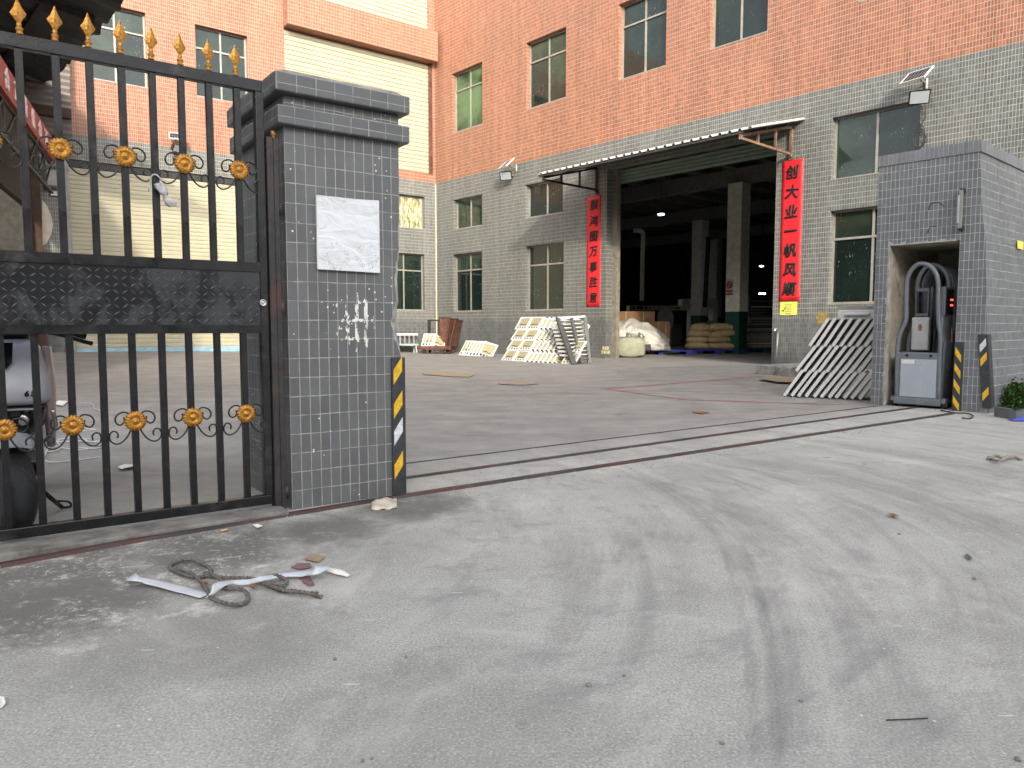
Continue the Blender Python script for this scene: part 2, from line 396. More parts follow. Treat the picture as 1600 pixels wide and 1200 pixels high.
        if bevel:
            md = o.modifiers.new('bevel', 'BEVEL'); md.width = bevel; md.segments = 2; md.limit_method = 'ANGLE'; md.angle_limit = R(40)
        return o
def place(o, parent, M):
    WM[o.name] = M.copy(); o.parent = parent
    o.matrix_basis = (WM[parent.name].inverted() @ M) if parent else M
def tag(o, label=None, cat=None, group=None, kind=None):
    if label: o['label'] = label
    if cat: o['category'] = cat
    if group: o['group'] = group
    if kind: o['kind'] = kind
    return o
def thing(name, M, label, cat, group=None):
    o = bpy.data.objects.new(name, None); S.collection.objects.link(o); o.empty_display_size = 0.1
    place(o, None, M); return tag(o, label, cat, group)
def copy_tree(o, M, label=None, parent=None):
    c = o.copy(); S.collection.objects.link(c)
    if parent is None:
        WM[c.name] = M.copy(); c.matrix_basis = M
        if label: c['label'] = label
    else:
        c.parent = parent; WM[c.name] = WM[parent.name] @ o.matrix_basis
    for ch in [x for x in S.objects if x.parent == o]: copy_tree(ch, None, None, c)
    return c
def catmull(pts, sub=6, closed=False):
    P = [Vector(p) for p in pts]; out = []; n = len(P)
    for i in range(n if closed else n-1):
        p0 = P[i-1] if (i or closed) else P[0]; p1 = P[i]; p2 = P[(i+1) % n]; p3 = P[(i+2) % n] if (closed or i+2 < n) else P[-1]
        for k in range(sub):
            t = k/sub
            out.append(0.5*((2*p1)+(p2-p0)*t+(2*p0-5*p1+4*p2-p3)*t*t+(3*p1-p0-3*p2+p3)*t**3))
    if not closed: out.append(P[-1])
    return out
def text(body, size, M, parent, mat, name='lettering', bold=0.0, extrude=0.002, shear=0.0, sx=1.0):
    cu = bpy.data.curves.new(name, 'FONT'); cu.body = body; cu.size = size; cu.align_x = 'CENTER'; cu.align_y = 'CENTER'
    cu.bevel_depth = bold; cu.bevel_resolution = 0; cu.extrude = extrude; cu.shear = shear; cu.resolution_u = 3
    to = bpy.data.objects.new('lettering_source', cu); S.collection.objects.link(to)
    dg = bpy.context.evaluated_depsgraph_get(); dg.update()
    me = bpy.data.meshes.new_from_object(to.evaluated_get(dg)); bpy.data.objects.remove(to); bpy.data.curves.remove(cu)
    me.name = name; me.materials.clear(); me.materials.append(mat)
    if len(me.vertices):                      # centre the glyphs
        xs = [v.co.x for v in me.vertices]; ys = [v.co.y for v in me.vertices]
        cx, cy = (min(xs)+max(xs))/2, (min(ys)+max(ys))/2
        for v in me.vertices: v.co.x = (v.co.x-cx)*sx; v.co.y -= cy
    o = bpy.data.objects.new(name, me); S.collection.objects.link(o); place(o, parent, M); return o
TXT = Matrix.Rotation(R(90), 4, 'X')           # text stands in local x-z, facing -y
def wob(p, a, f=1.0):
    return Vector(p)+noise.noise_vector(Vector(p)*f)*a

# ------------------------------------------------------------------ ground
nL = -FL.to_3x3().col[1]
def gz(x, y):
    d = Vector((x, y, 0))-C0; u = -d.dot(FL.to_3x3().col[0]); w = d.dot(nL)
    a = min(1, max(0, (u-1)/11.5)); b = min(1, max(0, 1-max(0, w)/11)); a = a*a*(3-2*a); b = b*b*(3-2*b)
    return 0.24*a*b
def _ground_mat():
    t = NT('worn_concrete'); v = t.obj(); x, y, z = t.sep(v)
    big = t.noise(v, 0.35, 6, 0.65); mid = t.noise(v, 2.2, 7, 0.7, 0.3); fine = t.noise(v, 60, 4, 0.7); grain = t.noise(v, 260, 2, 0.6)
    col = t.mix(t.ramp(big, 0.3, 0.7), srgb(152, 152, 147), srgb(176, 176, 170))
    col = t.mix(t.ramp(mid, 0.35, 0.75, 0, 0.55), col, srgb(192, 191, 186))
    col = t.mix(t.ramp(t.noise(t.scale(v, (1, 1, 1)), 4.5, 8, 0.75, 0.8), 0.5, 0.75, 0, 0.5), col, srgb(120, 118, 114))
    col = t.mix(t.ramp(fine, 0.3, 0.75, 0, 0.30), col, srgb(112, 110, 106))
    g2 = t.noise(v, 130, 3, 0.75)
    col = t.mix(t.ramp(grain, 0.48, 0.66, 0, 0.42), col, srgb(96, 95, 92))
    col = t.mix(t.ramp(g2, 0.54, 0.66, 0, 0.62), col, srgb(214, 213, 206))
    col = t.mix(t.ramp(g2, 0.46, 0.34, 0, 0.58), col, srgb(98, 97, 95))
    col = t.mix(t.ramp(t.noise(v, 1.1, 9, 0.78, 0.8), 0.50, 0.66, 0, 0.35), col, srgb(206, 204, 194))
    col = t.mix(t.ramp(x, 0.2, -2.2, 0, 0.35), col, t.mix(1.0, col, (1.03, 1.0, 0.93, 1), 'MULTIPLY'))
    # the yard beyond the gate track: browner, with long trowel and tyre streaks
    side = t.math('ADD', t.math('MULTIPLY', x, FP.col[1][0]), t.math('ADD', t.math('MULTIPLY', y, FP.col[1][1]), -(G0.x*FP.col[1][0]+G0.y*FP.col[1][1])))
    along = t.math('ADD', t.math('MULTIPLY', x, FP.col[0][0]), t.math('MULTIPLY', y, FP.col[0][1]))
    yard = t.ramp(side, 0.15, 1.2)
    ycol = t.mix(t.ramp(mid, 0.3, 0.7), srgb(130, 127, 123), srgb(152, 149, 144))
    st = t.noise(t.comb(t.math('MULTIPLY', x, 0.5), t.math('MULTIPLY', y, 1.2)), 1.9, 9, 0.74, 0.6)
    ycol = t.mix(t.ramp(st, 0.48, 0.72, 0, 0.5), ycol, srgb(104, 99, 93))
    ycol = t.mix(t.ramp(st, 0.50, 0.30, 0, 0.35), ycol, srgb(176, 168, 156))
    ycol = t.mix(t.ramp(grain, 0.5, 0.75, 0, 0.25), ycol, srgb(92, 86, 80))
    col = t.mix(yard, col, ycol)
    # tyre arcs sweeping out of the gate
    def arc(pix, wid, soft, strength):
        pts = [gnd(*p) for p in pix]
        (ax, ay), (bx, by), (cx_, cy_) = [(p.x, p.y) for p in (pts[0], pts[len(pts)//2], pts[-1])]
        d = 2*(ax*(by-cy_)+bx*(cy_-ay)+cx_*(ay-by))
        ux = ((ax*ax+ay*ay)*(by-cy_)+(bx*bx+by*by)*(cy_-ay)+(cx_*cx_+cy_*cy_)*(ay-by))/d
        uy = ((ax*ax+ay*ay)*(cx_-bx)+(bx*bx+by*by)*(ax-cx_)+(cx_*cx_+cy_*cy_)*(bx-ax))/d
        r = math.hypot(ax-ux, ay-uy)
        dd = t.math('SQRT', t.math('ADD', t.math('POWER', t.math('SUBTRACT', x, ux), 2.0), t.math('POWER', t.math('SUBTRACT', y, uy), 2.0)))
        dd = t.math('ADD', dd, t.math('MULTIPLY', t.math('SUBTRACT', mid, 0.5), 0.06))
        e = t.math('ABSOLUTE', t.math('SUBTRACT', dd, r))
        m = t.ramp(e, wid+soft, wid*0.3)
        mx, my = sum(p.x for p in pts)/len(pts), sum(p.y for p in pts)/len(pts)
        rad = max((p-Vector((mx, my, 0))).length for p in pts)
        dm = t.math('SQRT', t.math('ADD', t.math('POWER', t.math('SUBTRACT', x, mx), 2.0), t.math('POWER', t.math('SUBTRACT', y, my), 2.0)))
        m = t.math('MULTIPLY', m, t.ramp(dm, rad*1.25, rad*0.8))
        m = t.math('MULTIPLY', m, t.ramp(t.noise(v, 3.5, 6, 0.7), 0.25, 0.6, 0.30, 1.0))
        ang = t.math('ARCTAN2', t.math('SUBTRACT', y, uy), t.math('SUBTRACT', x, ux))
        m = t.math('MULTIPLY', m, t.ramp(t.noise(t.comb(t.math('MULTIPLY', dd, 24.0), t.math('MULTIPLY', ang, r*0.9)), 1.0, 5, 0.7), 0.30, 0.66, 0.25, 1.0))
        return t.math('MULTIPLY', m, strength)
    arcs = [(((1010, 748), (1150, 850), (1210, 1190)), 0.05, 0.10, 0.62), (((1120, 830), (1160, 960), (1180, 1190)), 0.012, 0.02, 0.5),
            (((1160, 860), (1200, 990), (1215, 1190)), 0.012, 0.02, 0.5),
            (((1060, 760), (1290, 900), (1400, 1150)), 0.06, 0.14, 0.5), (((1180, 720), (1400, 770), (1600, 850)), 0.09, 0.2, 0.55),
            (((1250, 690), (1450, 715), (1600, 740)), 0.07, 0.2, 0.5), (((960, 820), (1000, 900), (985, 1050)), 0.04, 0.09, 0.22),
            (((870, 830), (885, 900), (875, 1000)), 0.03, 0.06, 0.2), (((1300, 780), (1400, 850), (1440, 950)), 0.015, 0.03, 0.3),
            (((1520, 900), (1560, 1000), (1580, 1190)), 0.07, 0.16, 0.4),
            (((700, 640), (900, 615), (1090, 640)), 0.07, 0.25, 0.35), (((680, 690), (900, 660), (1200, 650)), 0.06, 0.2, 0.3), (((830, 600), (910, 575), (1000, 590)), 0.05, 0.15, 0.3)]
    for a in arcs:
        col = t.mix(t.math('MULTIPLY', arc(*a), 0.72), col, srgb(98, 96, 96))
    def sweep(pix, f, ca, cb, amt):
        pts = [gnd(*p) for p in pix]
        (ax, ay), (bx, by), (cx_, cy_) = [(p.x, p.y) for p in pts]
        d = 2*(ax*(by-cy_)+bx*(cy_-ay)+cx_*(ay-by))
        ux = ((ax*ax+ay*ay)*(by-cy_)+(bx*bx+by*by)*(cy_-ay)+(cx_*cx_+cy_*cy_)*(ay-by))/d
        uy = ((ax*ax+ay*ay)*(cx_-bx)+(bx*bx+by*by)*(ax-cx_)+(cx_*cx_+cy_*cy_)*(bx-ax))/d
        dd = t.math('SQRT', t.math('ADD', t.math('POWER', t.math('SUBTRACT', x, ux), 2.0), t.math('POWER', t.math('SUBTRACT', y, uy), 2.0)))
        ang = t.math('ARCTAN2', t.math('SUBTRACT', y, uy), t.math('SUBTRACT', x, ux))
        n_ = t.noise(t.comb(t.math('MULTIPLY', dd, f), t.math('MULTIPLY', ang, 3.0)), 1.0, 7, 0.68, 0.25)
        msk = t.math('MULTIPLY', t.math('SUBTRACT', 1.0, yard), t.ramp(along, 0.3, 1.6))
        return t.math('MULTIPLY', t.math('MULTIPLY', t.ramp(n_, ca, cb), msk), amt)
    A1, A2 = ((1010, 748), (1150, 850), (1210, 1190)), ((1180, 720), (1400, 770), (1600, 850))
    col = t.mix(sweep(A1, 5.0, 0.49, 0.68, 0.27), col, srgb(108, 107, 108))
    col = t.mix(sweep(A1, 4.0, 0.50, 0.34, 0.20), col, srgb(206, 205, 200))
    col = t.mix(sweep(A2, 5.0, 0.51, 0.68, 0.36), col, srgb(108, 107, 108))
    # dark grime and white lime spatter in front of the gate and pillar
    def blob(px, py, rad, amt):
        p = gnd(px, py)
        d = t.math('SQRT', t.math('ADD', t.math('POWER', t.math('SUBTRACT', x, p.x), 2.0), t.math('POWER', t.math('SUBTRACT', y, p.y), 2.0)))
        d = t.math('ADD', d, t.math('MULTIPLY', t.math('SUBTRACT', t.noise(v, 1.8, 7, 0.72, 0.5), 0.5), rad*1.6))
        return t.ramp(d, rad, rad*0.35, 0, amt)
    grime = None
    for b in ((60, 930, 0.75, 0.78), (330, 850, 0.62, 0.8), (650, 790, 0.42, 0.78), (120, 870, 0.5, 0.75), (500, 830, 0.40, 0.75), (300, 1000, 0.55, 0.3), (700, 1120, 0.6, 0.2)):
        g = blob(*b); grime = g if grime is None else t.math('MAXIMUM', grime, g)
    col = t.mix(grime, col, srgb(84, 82, 80))
    lime = t.math('MAXIMUM', t.ramp(t.noise(v, 5, 12, 0.82, 0.3), 0.52, 0.66), t.math('MULTIPLY', t.ramp(t.noise(v, 30, 8, 0.85), 0.54, 0.60), t.ramp(t.noise(v, 2.1, 3), 0.4, 0.62)))
    near = t.math('MULTIPLY', t.ramp(side, 0.1, -0.1), t.ramp(side, -1.9, -0.9))
    near = t.math('MULTIPLY', near, t.ramp(along, 1.7, 0.6))
    col = t.mix(t.math('MULTIPLY', t.math('MULTIPLY', lime, near), 0.9), col, srgb(214, 210, 200))
    trackdust = t.math('MULTIPLY', t.ramp(t.math('ABSOLUTE', t.math('ADD', side, 0.02)), 0.42, 0.05), t.ramp(t.noise(v, 5, 8, 0.75), 0.45, 0.66, 0, 0.5))
    col = t.mix(trackdust, col, srgb(188, 185, 176))
    spk = t.math('LESS_THAN', t.voro(v, 16)[0], t.ramp(t.noise(v, 1.3, 2), 0.42, 0.72, 0.0, 0.10))
    col = t.mix(t.math('MULTIPLY', spk, 0.75), col, srgb(212, 210, 204))
    scr = t.math('MULTIPLY', t.math('MAXIMUM', t.math('LESS_THAN', t.voro(t.scale(v, (0.5, 3.6, 1)), 3.9)[0], 0.05), t.math('LESS_THAN', t.voro(t.scale(v, (0.7, 5.0, 1)), 7.5)[0], 0.05)), 0.7)
    col = t.mix(scr, col, srgb(205, 205, 202))
    oil = t.math('LESS_THAN', t.math('ADD', t.voro(t.scale(v, (1, 1, 1)), 1.1)[0], t.math('MULTIPLY', mid, 0.06)), 0.075)
    col = t.mix(t.math('MULTIPLY', oil, 0.55), col, srgb(92, 90, 88))
    t.bump(t.math('ADD', t.math('MULTIPLY', fine, 0.6), t.math('ADD', t.math('MULTIPLY', grain, 0.35), t.math('MULTIPLY', mid, 1.2))), 0.45, 0.006)
    return t.set(col, t.ramp(mid, 0.3, 0.7, 0.72, 0.92), 0, 0.35)
def _coords():
    a = [-400, -150, -80, -55]+[-45+i for i in range(0, 91)]+[55, 80, 150, 400]
    return a
xs = _coords(); ys = [-400, -150, -60]+[-30+i for i in range(0, 101)]+[90, 150, 400]
g = MB().grid([[(x, y, gz(x, y)) for x in xs] for y in ys])
tag(g.build('ground', _ground_mat()), kind='structure')

# painted floor lines in the yard
M_REDLINE = plain('worn_red_line', srgb(150, 88, 88), 0.8, var=0.2, sc=8, dirt=srgb(150, 142, 132), dirt_amt=0.7, dsc=6)
m = MB()
def ground_strip(mb, pts, w, z=0.004):
    P = [gnd(*p) for p in pts]
    for i in range(len(P)-1):
        d = (P[i+1]-P[i]).normalized(); n = Vector((-d.y, d.x, 0))*w/2
        mb.face([P[i]-n+Vector((0,0,z)), P[i+1]-n+Vector((0,0,z)), P[i+1]+n+Vector((0,0,z)), P[i]+n+Vector((0,0,z))])
ground_strip(m, ((945, 608), (1190, 588)), 0.09); ground_strip(m, ((948, 608.6), (1075, 625), (1370, 634)), 0.07)
tag(m.build('road_marking', M_REDLINE), kind='structure')

# ------------------------------------------------------------------ factory building
FAC = thing('factory_building', Matrix.Translation(C0), 'two winged factory with grey tiled base, salmon tiled upper storeys and open loading doorway', 'building')
def wall_with_holes(x0, x1, z0, z1, holes, depth, thick=None):
    """front face at y=0, holes (xa, xb, za, zb) with reveals going in by depth."""
    mb = MB()
    X = sorted({x0, x1, *[h[0] for h in holes], *[h[1] for h in holes]})
    Z = sorted({z0, z1, *[h[2] for h in holes], *[h[3] for h in holes]})
    for i in range(len(X)-1):
        for j in range(len(Z)-1):
            cx, cz = (X[i]+X[i+1])/2, (Z[j]+Z[j+1])/2
            if any(h[0] < cx < h[1] and h[2] < cz < h[3] for h in holes): continue
            mb.face([(X[i],0,Z[j]), (X[i+1],0,Z[j]), (X[i+1],0,Z[j+1]), (X[i],0,Z[j+1])])
    for a, b, c, d in holes:
        mb.face([(a,0,c),(a,depth,c),(a,depth,d),(a,0,d)]); mb.face([(b,0,c),(b,0,d),(b,depth,d),(b,depth,c)])
        mb.face([(a,0,d),(a,depth,d),(b,depth,d),(b,0,d)])
        if c > 0.02: mb.face([(a,0,c),(b,0,c),(b,depth,c),(a,depth,c)])
    return mb
DOOR = (8.97, 14.62, 0.0, 5.86)
# (x0, x1, z0, z1, transom height or None, dusty)
RW = [(1.09,2.92,8.42,10.63,9.98,2),(5.28,7.17,8.42,10.63,9.98,0),(9.38,11.13,8.42,10.63,9.98,0),(12.57,14.27,8.46,10.66,10.0,0),(16.55,18.4,8.46,10.66,10.0,0),
      (1.14,2.88,4.76,5.88,None,0),(5.25,7.06,4.76,5.88,None,0),(1.08,2.87,1.58,3.80,3.16,0),(5.25,7.11,1.56,3.79,3.12,0),
      (16.03,18.0,4.51,5.96,None,0),(16.05,17.95,1.55,3.77,3.10,0)]
LW = [(-12.16,-10.45,8.38,10.63,9.98,0),(-9.0,-7.34,8.42,10.65,9.98,0),(-2.25,-0.53,4.84,6.10,None,1),(-2.25,-0.55,1.64,3.85,3.2,0)]
LSH = [(-12.72,-4.2,0.0,5.93),(-6.08,-0.30,7.02,11.22),(-9.5,-0.30,12.36,14.6)]
wr = wall_with_holes(0, 26, -0.3, 15, [w[:4] for w in RW]+[DOOR], 0.3)
wr.build('wall', M_WALL, FAC, FR, fix=False)
wl = wall_with_holes(-22, 0, -0.3, 15, [w[:4] for w in LW]+LSH, 0.3)
wl.build('wall', M_WALL, FAC, FL, fix=False)
MB().box(-0.035, 0.02, -0.02, 0.0, 0, 6.63).build('corner_trim', M_TRIM, FAC, FL)
# projecting band over the first-floor shutter, and shutters
MB().box(-6.1, -0.12, -0.42, -0.003, 11.24, 12.34).build('ledge', M_WALL, FAC, FL)
MB().box(-0.30, -0.16, -0.05, -0.003, 7.02, 11.24).build('shutter_guide', M_RUST, FAC, FL)
def slats(x0, x1, z0, z1, pitch=0.085, d=0.028, y=0.14):
    P = []; z = z0
    while z < z1-1e-6:
        for f, o in ((0.0, 0.0), (0.13, 0.0), (0.17, -d*0.55), (0.5, -d*0.85), (0.80, -d), (0.90, -d), (0.94, 0.0)):
            zz = z+f*pitch
            if zz <= z1: P.append([(x0, y+o, zz), (x1, y+o, zz)])
        z += pitch
    return MB().grid(P, smooth=False)
sh = slats(-12.72, -4.2, 0.34, 5.72, 0.128, 0.040); o = sh.build('roller_shutter', M_CREAM, FAC, FL)
MB().box(-12.72, -4.2, 0.09, 0.15, 0.16, 0.34).build('bottom_rail', M_BLUE_STRIP, o, FL)
MB().box(-12.72, -4.2, 0.06, 0.29, 5.72, 5.92).build('shutter_housing', M_DARKSTEEL, o, FL)
MB().box(-12.80, -12.70, -0.03, 0.05, 0.1, 5.93).build('shutter_guide', M_GREYSTEEL, o, FL)
slats(-6.08, -0.30, 7.02, 11.22, 0.160, 0.060, 0.1).build('roller_shutter', M_CREAM, FAC, FL)
slats(-9.5, -0.30, 12.36, 14.6, 0.160, 0.060, 0.1).build('roller_shutter', M_CREAM, FAC, FL)
def window(F, w):
    x0, x1, z0, z1, tr, dusty = w
    f = MB(); t = 0.042; ya, yb = 0.17, 0.235
    f.box(x0, x0+t, ya, yb, z0, z1); f.box(x1-t, x1, ya, yb, z0, z1)
    f.box(x0+t, x1-t, ya, yb, z0, z0+t); f.box(x0+t, x1-t, ya, yb, z1-t, z1)
    xm = (x0+x1)/2
    segs = [(z0+t, z1-t)]
    if tr: f.box(x0+t, x1-t, ya-0.01, yb, tr-0.026, tr+0.026); segs = [(z0+t, tr-0.026), (tr+0.026, z1-t)]
    for a, b in segs: f.box(xm-0.026, xm+0.026, ya+0.004, yb-0.004, a, b)
    c = f.build('window', M_ALU, FAC, F @ Matrix.Translation((0, 0, 0)))
    for i, (a, b) in enumerate(segs):
        for p, q in ((x0+t, xm-0.026), (xm+0.026, x1-t)):
            M = F @ Matrix.Translation(((p+q)/2, 0.205+random.uniform(-.006, .006), (a+b)/2)) @ Matrix.Rotation(R(random.uniform(-.5, .5)), 4, 'Z') @ Matrix.Rotation(R(random.uniform(-.4, .4)), 4, 'X')
            MB().box(-(q-p)/2-0.01, (q-p)/2+0.01, -0.004, 0.004, -(b-a)/2-0.01, (b-a)/2+0.01).build('pane', M_DUSTY if dusty == 1 else M_PANE_LIT if dusty == 2 else M_PANE, c, M)
    MB().box(x0, x1, -0.008, 0.17, z0-0.022, z0+0.008).build('sill', M_ALU, c, F)
for w in RW: window(FR, w)
for w in LW: window(FL, w)
# roof and hidden sides close the two wings
MB().box(-0.2, 26, 0.32, 30, 15.0, 15.3).build('roof', M_CONC, FAC, FR)
MB().box(-22, -0.4, 0.32, 14, 15.0, 15.25).build('roof', M_CONC, FAC, FL)
MB().box(26, 26.3, 0, 30, -0.3, 15).build('wall', M_WALL, FAC, FR)
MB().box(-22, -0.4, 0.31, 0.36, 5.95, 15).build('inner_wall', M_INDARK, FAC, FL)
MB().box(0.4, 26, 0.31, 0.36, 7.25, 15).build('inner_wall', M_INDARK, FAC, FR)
MB().box(-22.3, -22, 0, 14, -0.3, 15).build('wall', M_WALL, FAC, FL)
# the hall behind the doorway
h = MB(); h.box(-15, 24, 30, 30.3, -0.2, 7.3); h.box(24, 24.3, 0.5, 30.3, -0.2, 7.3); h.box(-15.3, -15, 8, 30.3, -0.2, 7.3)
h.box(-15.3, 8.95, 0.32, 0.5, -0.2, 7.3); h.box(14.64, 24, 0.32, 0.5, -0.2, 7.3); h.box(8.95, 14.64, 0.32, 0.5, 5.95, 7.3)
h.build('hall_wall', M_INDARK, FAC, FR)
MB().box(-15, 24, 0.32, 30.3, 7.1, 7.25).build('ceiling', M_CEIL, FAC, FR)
for i in range(-6, 17):
    x = i*1.45+0.4
    MB().box(x-0.11, x+0.11, 0.5, 30, 6.78, 7.1).build('joist', M_CEIL, FAC, FR)
for y in (7.0, 14.0, 21.5): MB().box(-15, 24, y-0.2, y+0.2, 6.22, 6.775).build('beam', M_CEIL, FAC, FR)
def column(x, y, w=0.58):
    c = MB().box(x-w/2, x+w/2, y-w/2, y+w/2, 1.55, 6.21).build('column', M_INWHITE, FAC, FR)
    MB().box(x-w/2-.002, x+w/2+.002, y-w/2-.002, y+w/2+.002, 0.0, 1.55).build('painted_dado', M_GREEN, c, FR)
    return c
pc = FR.inverted() @ Vector((8.32, 27.75, 0)); COLX, COLY = pc.x, pc.y
column(COLX, COLY)
for x, y in ((COLX-7.2, 7.0), (COLX+6.6, 7.0), (COLX-6.5, 14.0), (COLX-0.3, 14.0), (COLX-10.5, 21.5), (COLX-5.2, 21.5), (COLX, 21.5)): column(x, y)
# door guide and rolled shutter
MB().box(8.97, 9.10, 0.30, 0.46, 0, 5.86).build('door_guide', M_PEEL, FAC, FR)
MB().box(9.10, 9.14, 0.30, 0.46, 0, 5.86).build('door_guide', M_PEEL, FAC, FR)
slats(9.14, 14.62, 5.42, 5.84, 0.105, 0.03, 0.42).build('roller_shutter', M_GREENSHUT, FAC, FR)
# canopy
CZ0, CZ1, CL = 6.06, 5.44, 2.42
aw = MB(); x = 8.35; prof = []
while x < 15.15:
    prof += [(x, 0), (x+0.13, 0), (x+0.16, 0.05), (x+0.21, 0.05), (x+0.24, 0)]; x += 0.26
aw.grid([[(a, -0.01, CZ0+b) for a, b in prof], [(a, -CL, CZ1+b) for a, b in prof]], smooth=False)
awn = aw.build('awning', [M_ROOF], FAC, FR, solid=0.012)
for k in (0.15, 0.55, 0.97):
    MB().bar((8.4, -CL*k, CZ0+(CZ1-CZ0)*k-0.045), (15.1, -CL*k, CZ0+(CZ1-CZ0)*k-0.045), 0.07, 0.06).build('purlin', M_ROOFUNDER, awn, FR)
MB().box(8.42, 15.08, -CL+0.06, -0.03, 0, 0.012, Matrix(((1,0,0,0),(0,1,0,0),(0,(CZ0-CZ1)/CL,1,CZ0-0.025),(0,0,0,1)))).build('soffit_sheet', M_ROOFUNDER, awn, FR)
def bracket(x, mat):
    b = MB(); zt = lambda k: CZ0-0.11+(CZ1-CZ0)*k
    zb = lambda k: 5.27+(zt(1.0)-0.04-5.27)*k
    b.bar((x, -0.04, zt(0.02)), (x, -CL*0.98, zt(0.98)), 0.06); b.bar((x, -0.04, zb(0.0)), (x, -CL*0.98, zb(0.98)), 0.055)
    b.bar((x, -0.05, 5.2), (x, -0.05, zt(0)), 0.06)
    for k in (0.33, 0.66): b.bar((x, -CL*k, zb(k)), (x, -CL*k, zt(k)), 0.05)
    b.box(x-0.06, x+0.06, -0.03, -0.004, 5.14, 5.24)
    return b.build('bracket', mat, awn, FR)
bracket(8.56, M_DARKSTEEL); bracket(15.02, M_PIPE)
# ------------------------------------------------------------------ red couplets and notices on the facade
def couplet(cor, chars, label):
    tl = loc(FR, *cor[0]); br = loc(FR, *cor[1])
    x0, x1, z0, z1 = tl.x, br.x, br.z, tl.z
    t = thing('couplet_banner', FR @ Matrix.Translation(((x0+x1)/2, -0.01, z0)), label, 'banner', 'red couplet strips beside the doorway')
    P = []
    for i in range(25):
        z = z0+(z1-z0)*i/24
        P.append([(x0+(x1-x0)*j/6, -0.012+0.006*noise.noise(Vector((j*0.5, z*2, x0))), z) for j in range(7)])
    MB().grid(P).build('paper_strip', M_RED, t, FR, solid=0.003)
    n = len(chars); hgt = (z1-z0)/n
    for i, c in enumerate(chars):
        zc = z1-(i+0.5)*hgt*0.97-0.05
        o = text(c, min(hgt*0.70, (x1-x0)*0.92), FR @ Matrix.Translation(((x0+x1)/2, -0.024, zc)) @ TXT @ Matrix.Rotation(R(random.uniform(-3, 4)), 4, 'Z'), t, M_INK, 'brush_character', 0.007 if c in '意展事鸿胜' else 0.012, 0.002, 0.13)
        for v in o.data.vertices:            # brush wobble
            k = noise.noise_vector(Vector((v.co.x*6+i*9, v.co.y*6, i*3.1)))
            v.co.x += k.x*0.007; v.co.y += k.y*0.007
    return t
couplet(((918, 308), (938, 479)), '展鸿图万事胜意', 'red couplet strip left of the doorway reading zhan hong tu wan shi sheng yi')
couplet(((1223, 253), (1249.5, 470)), '创大业一帆风顺', 'larger red couplet strip right of the doorway with seven black brush characters')
def sheet(F, tl, br, name, mat, label, cat, yo=-0.012, th=0.004):
    a = loc(F, *tl, yo); b = loc(F, *br, yo)
    t = thing(name, F @ Matrix.Translation(((a.x+b.x)/2, yo, b.z)), label, cat)
    MB().box(a.x, b.x, yo, yo+th, b.z, a.z).build('sheet', mat, t, F)
    return t, a, b
t, a, b = sheet(FR, (1219, 472), (1245, 492), 'paper_notice', M_YELLOWPAPER, 'yellow paper notice pasted under the larger red couplet', 'notice')
for i in range(5): MB().box(a.x+0.14, b.x-0.06-random.random()*0.1, -0.015, -0.0125, a.z-0.08-i*0.055, a.z-0.065-i*0.055).build('printed_line', M_GREYSTEEL, t, FR)
MB().bar((a.x+0.07, -0.015, a.z-0.2), (a.x+0.09, -0.015, a.z-0.24), 0.012).bar((a.x+0.09, -0.015, a.z-0.24), (a.x+0.15, -0.015, a.z-0.13), 0.012).build('tick_mark', M_INK, t, FR)
def stencil(tl, br, mat, label, rows, yo=-0.003):
    a = loc(FR, *tl); b = loc(FR, *br)
    t = thing('stencil_mark', FR @ Matrix.Translation(((a.x+b.x)/2, 0, b.z)), label, 'wall marking')
    H = (a.z-b.z)/len(rows)
    for i, n in enumerate(rows):
        mb = MB(); wdt = (b.x-a.x)/max(rows); x = (a.x+b.x)/2-n*wdt/2; z = a.z-(i+1)*H
        for k in range(n):
            s = wdt*0.8; hh = H*0.75
            for q in (0.1, 0.5, 0.9): mb.box(x, x+s*random.uniform(.75, 1), yo-0.002, yo, z+hh*q-0.018, z+hh*q+0.018)
            for q in (0.2, 0.75): mb.box(x+s*q-0.016, x+s*q+0.016, yo-0.0035, yo-0.0005, z, z+hh*random.uniform(.8, 1))
            x += wdt
        mb.build('painted_row', mat, t, FR)
    return t
stencil((1276, 486), (1296, 505), plain('faded_yellow_paint', srgb(150, 128, 68), 0.8, var=0.3, sc=14), 'faded yellow stencilled writing on grey tiles above the right panel stack', (3, 4, 3))
stencil((940, 540), (954, 553), plain('faded_cream_paint', srgb(190, 180, 140), 0.8, var=0.3, sc=14), 'faded cream stencilled writing low on the wall beside the door guide', (3, 4))

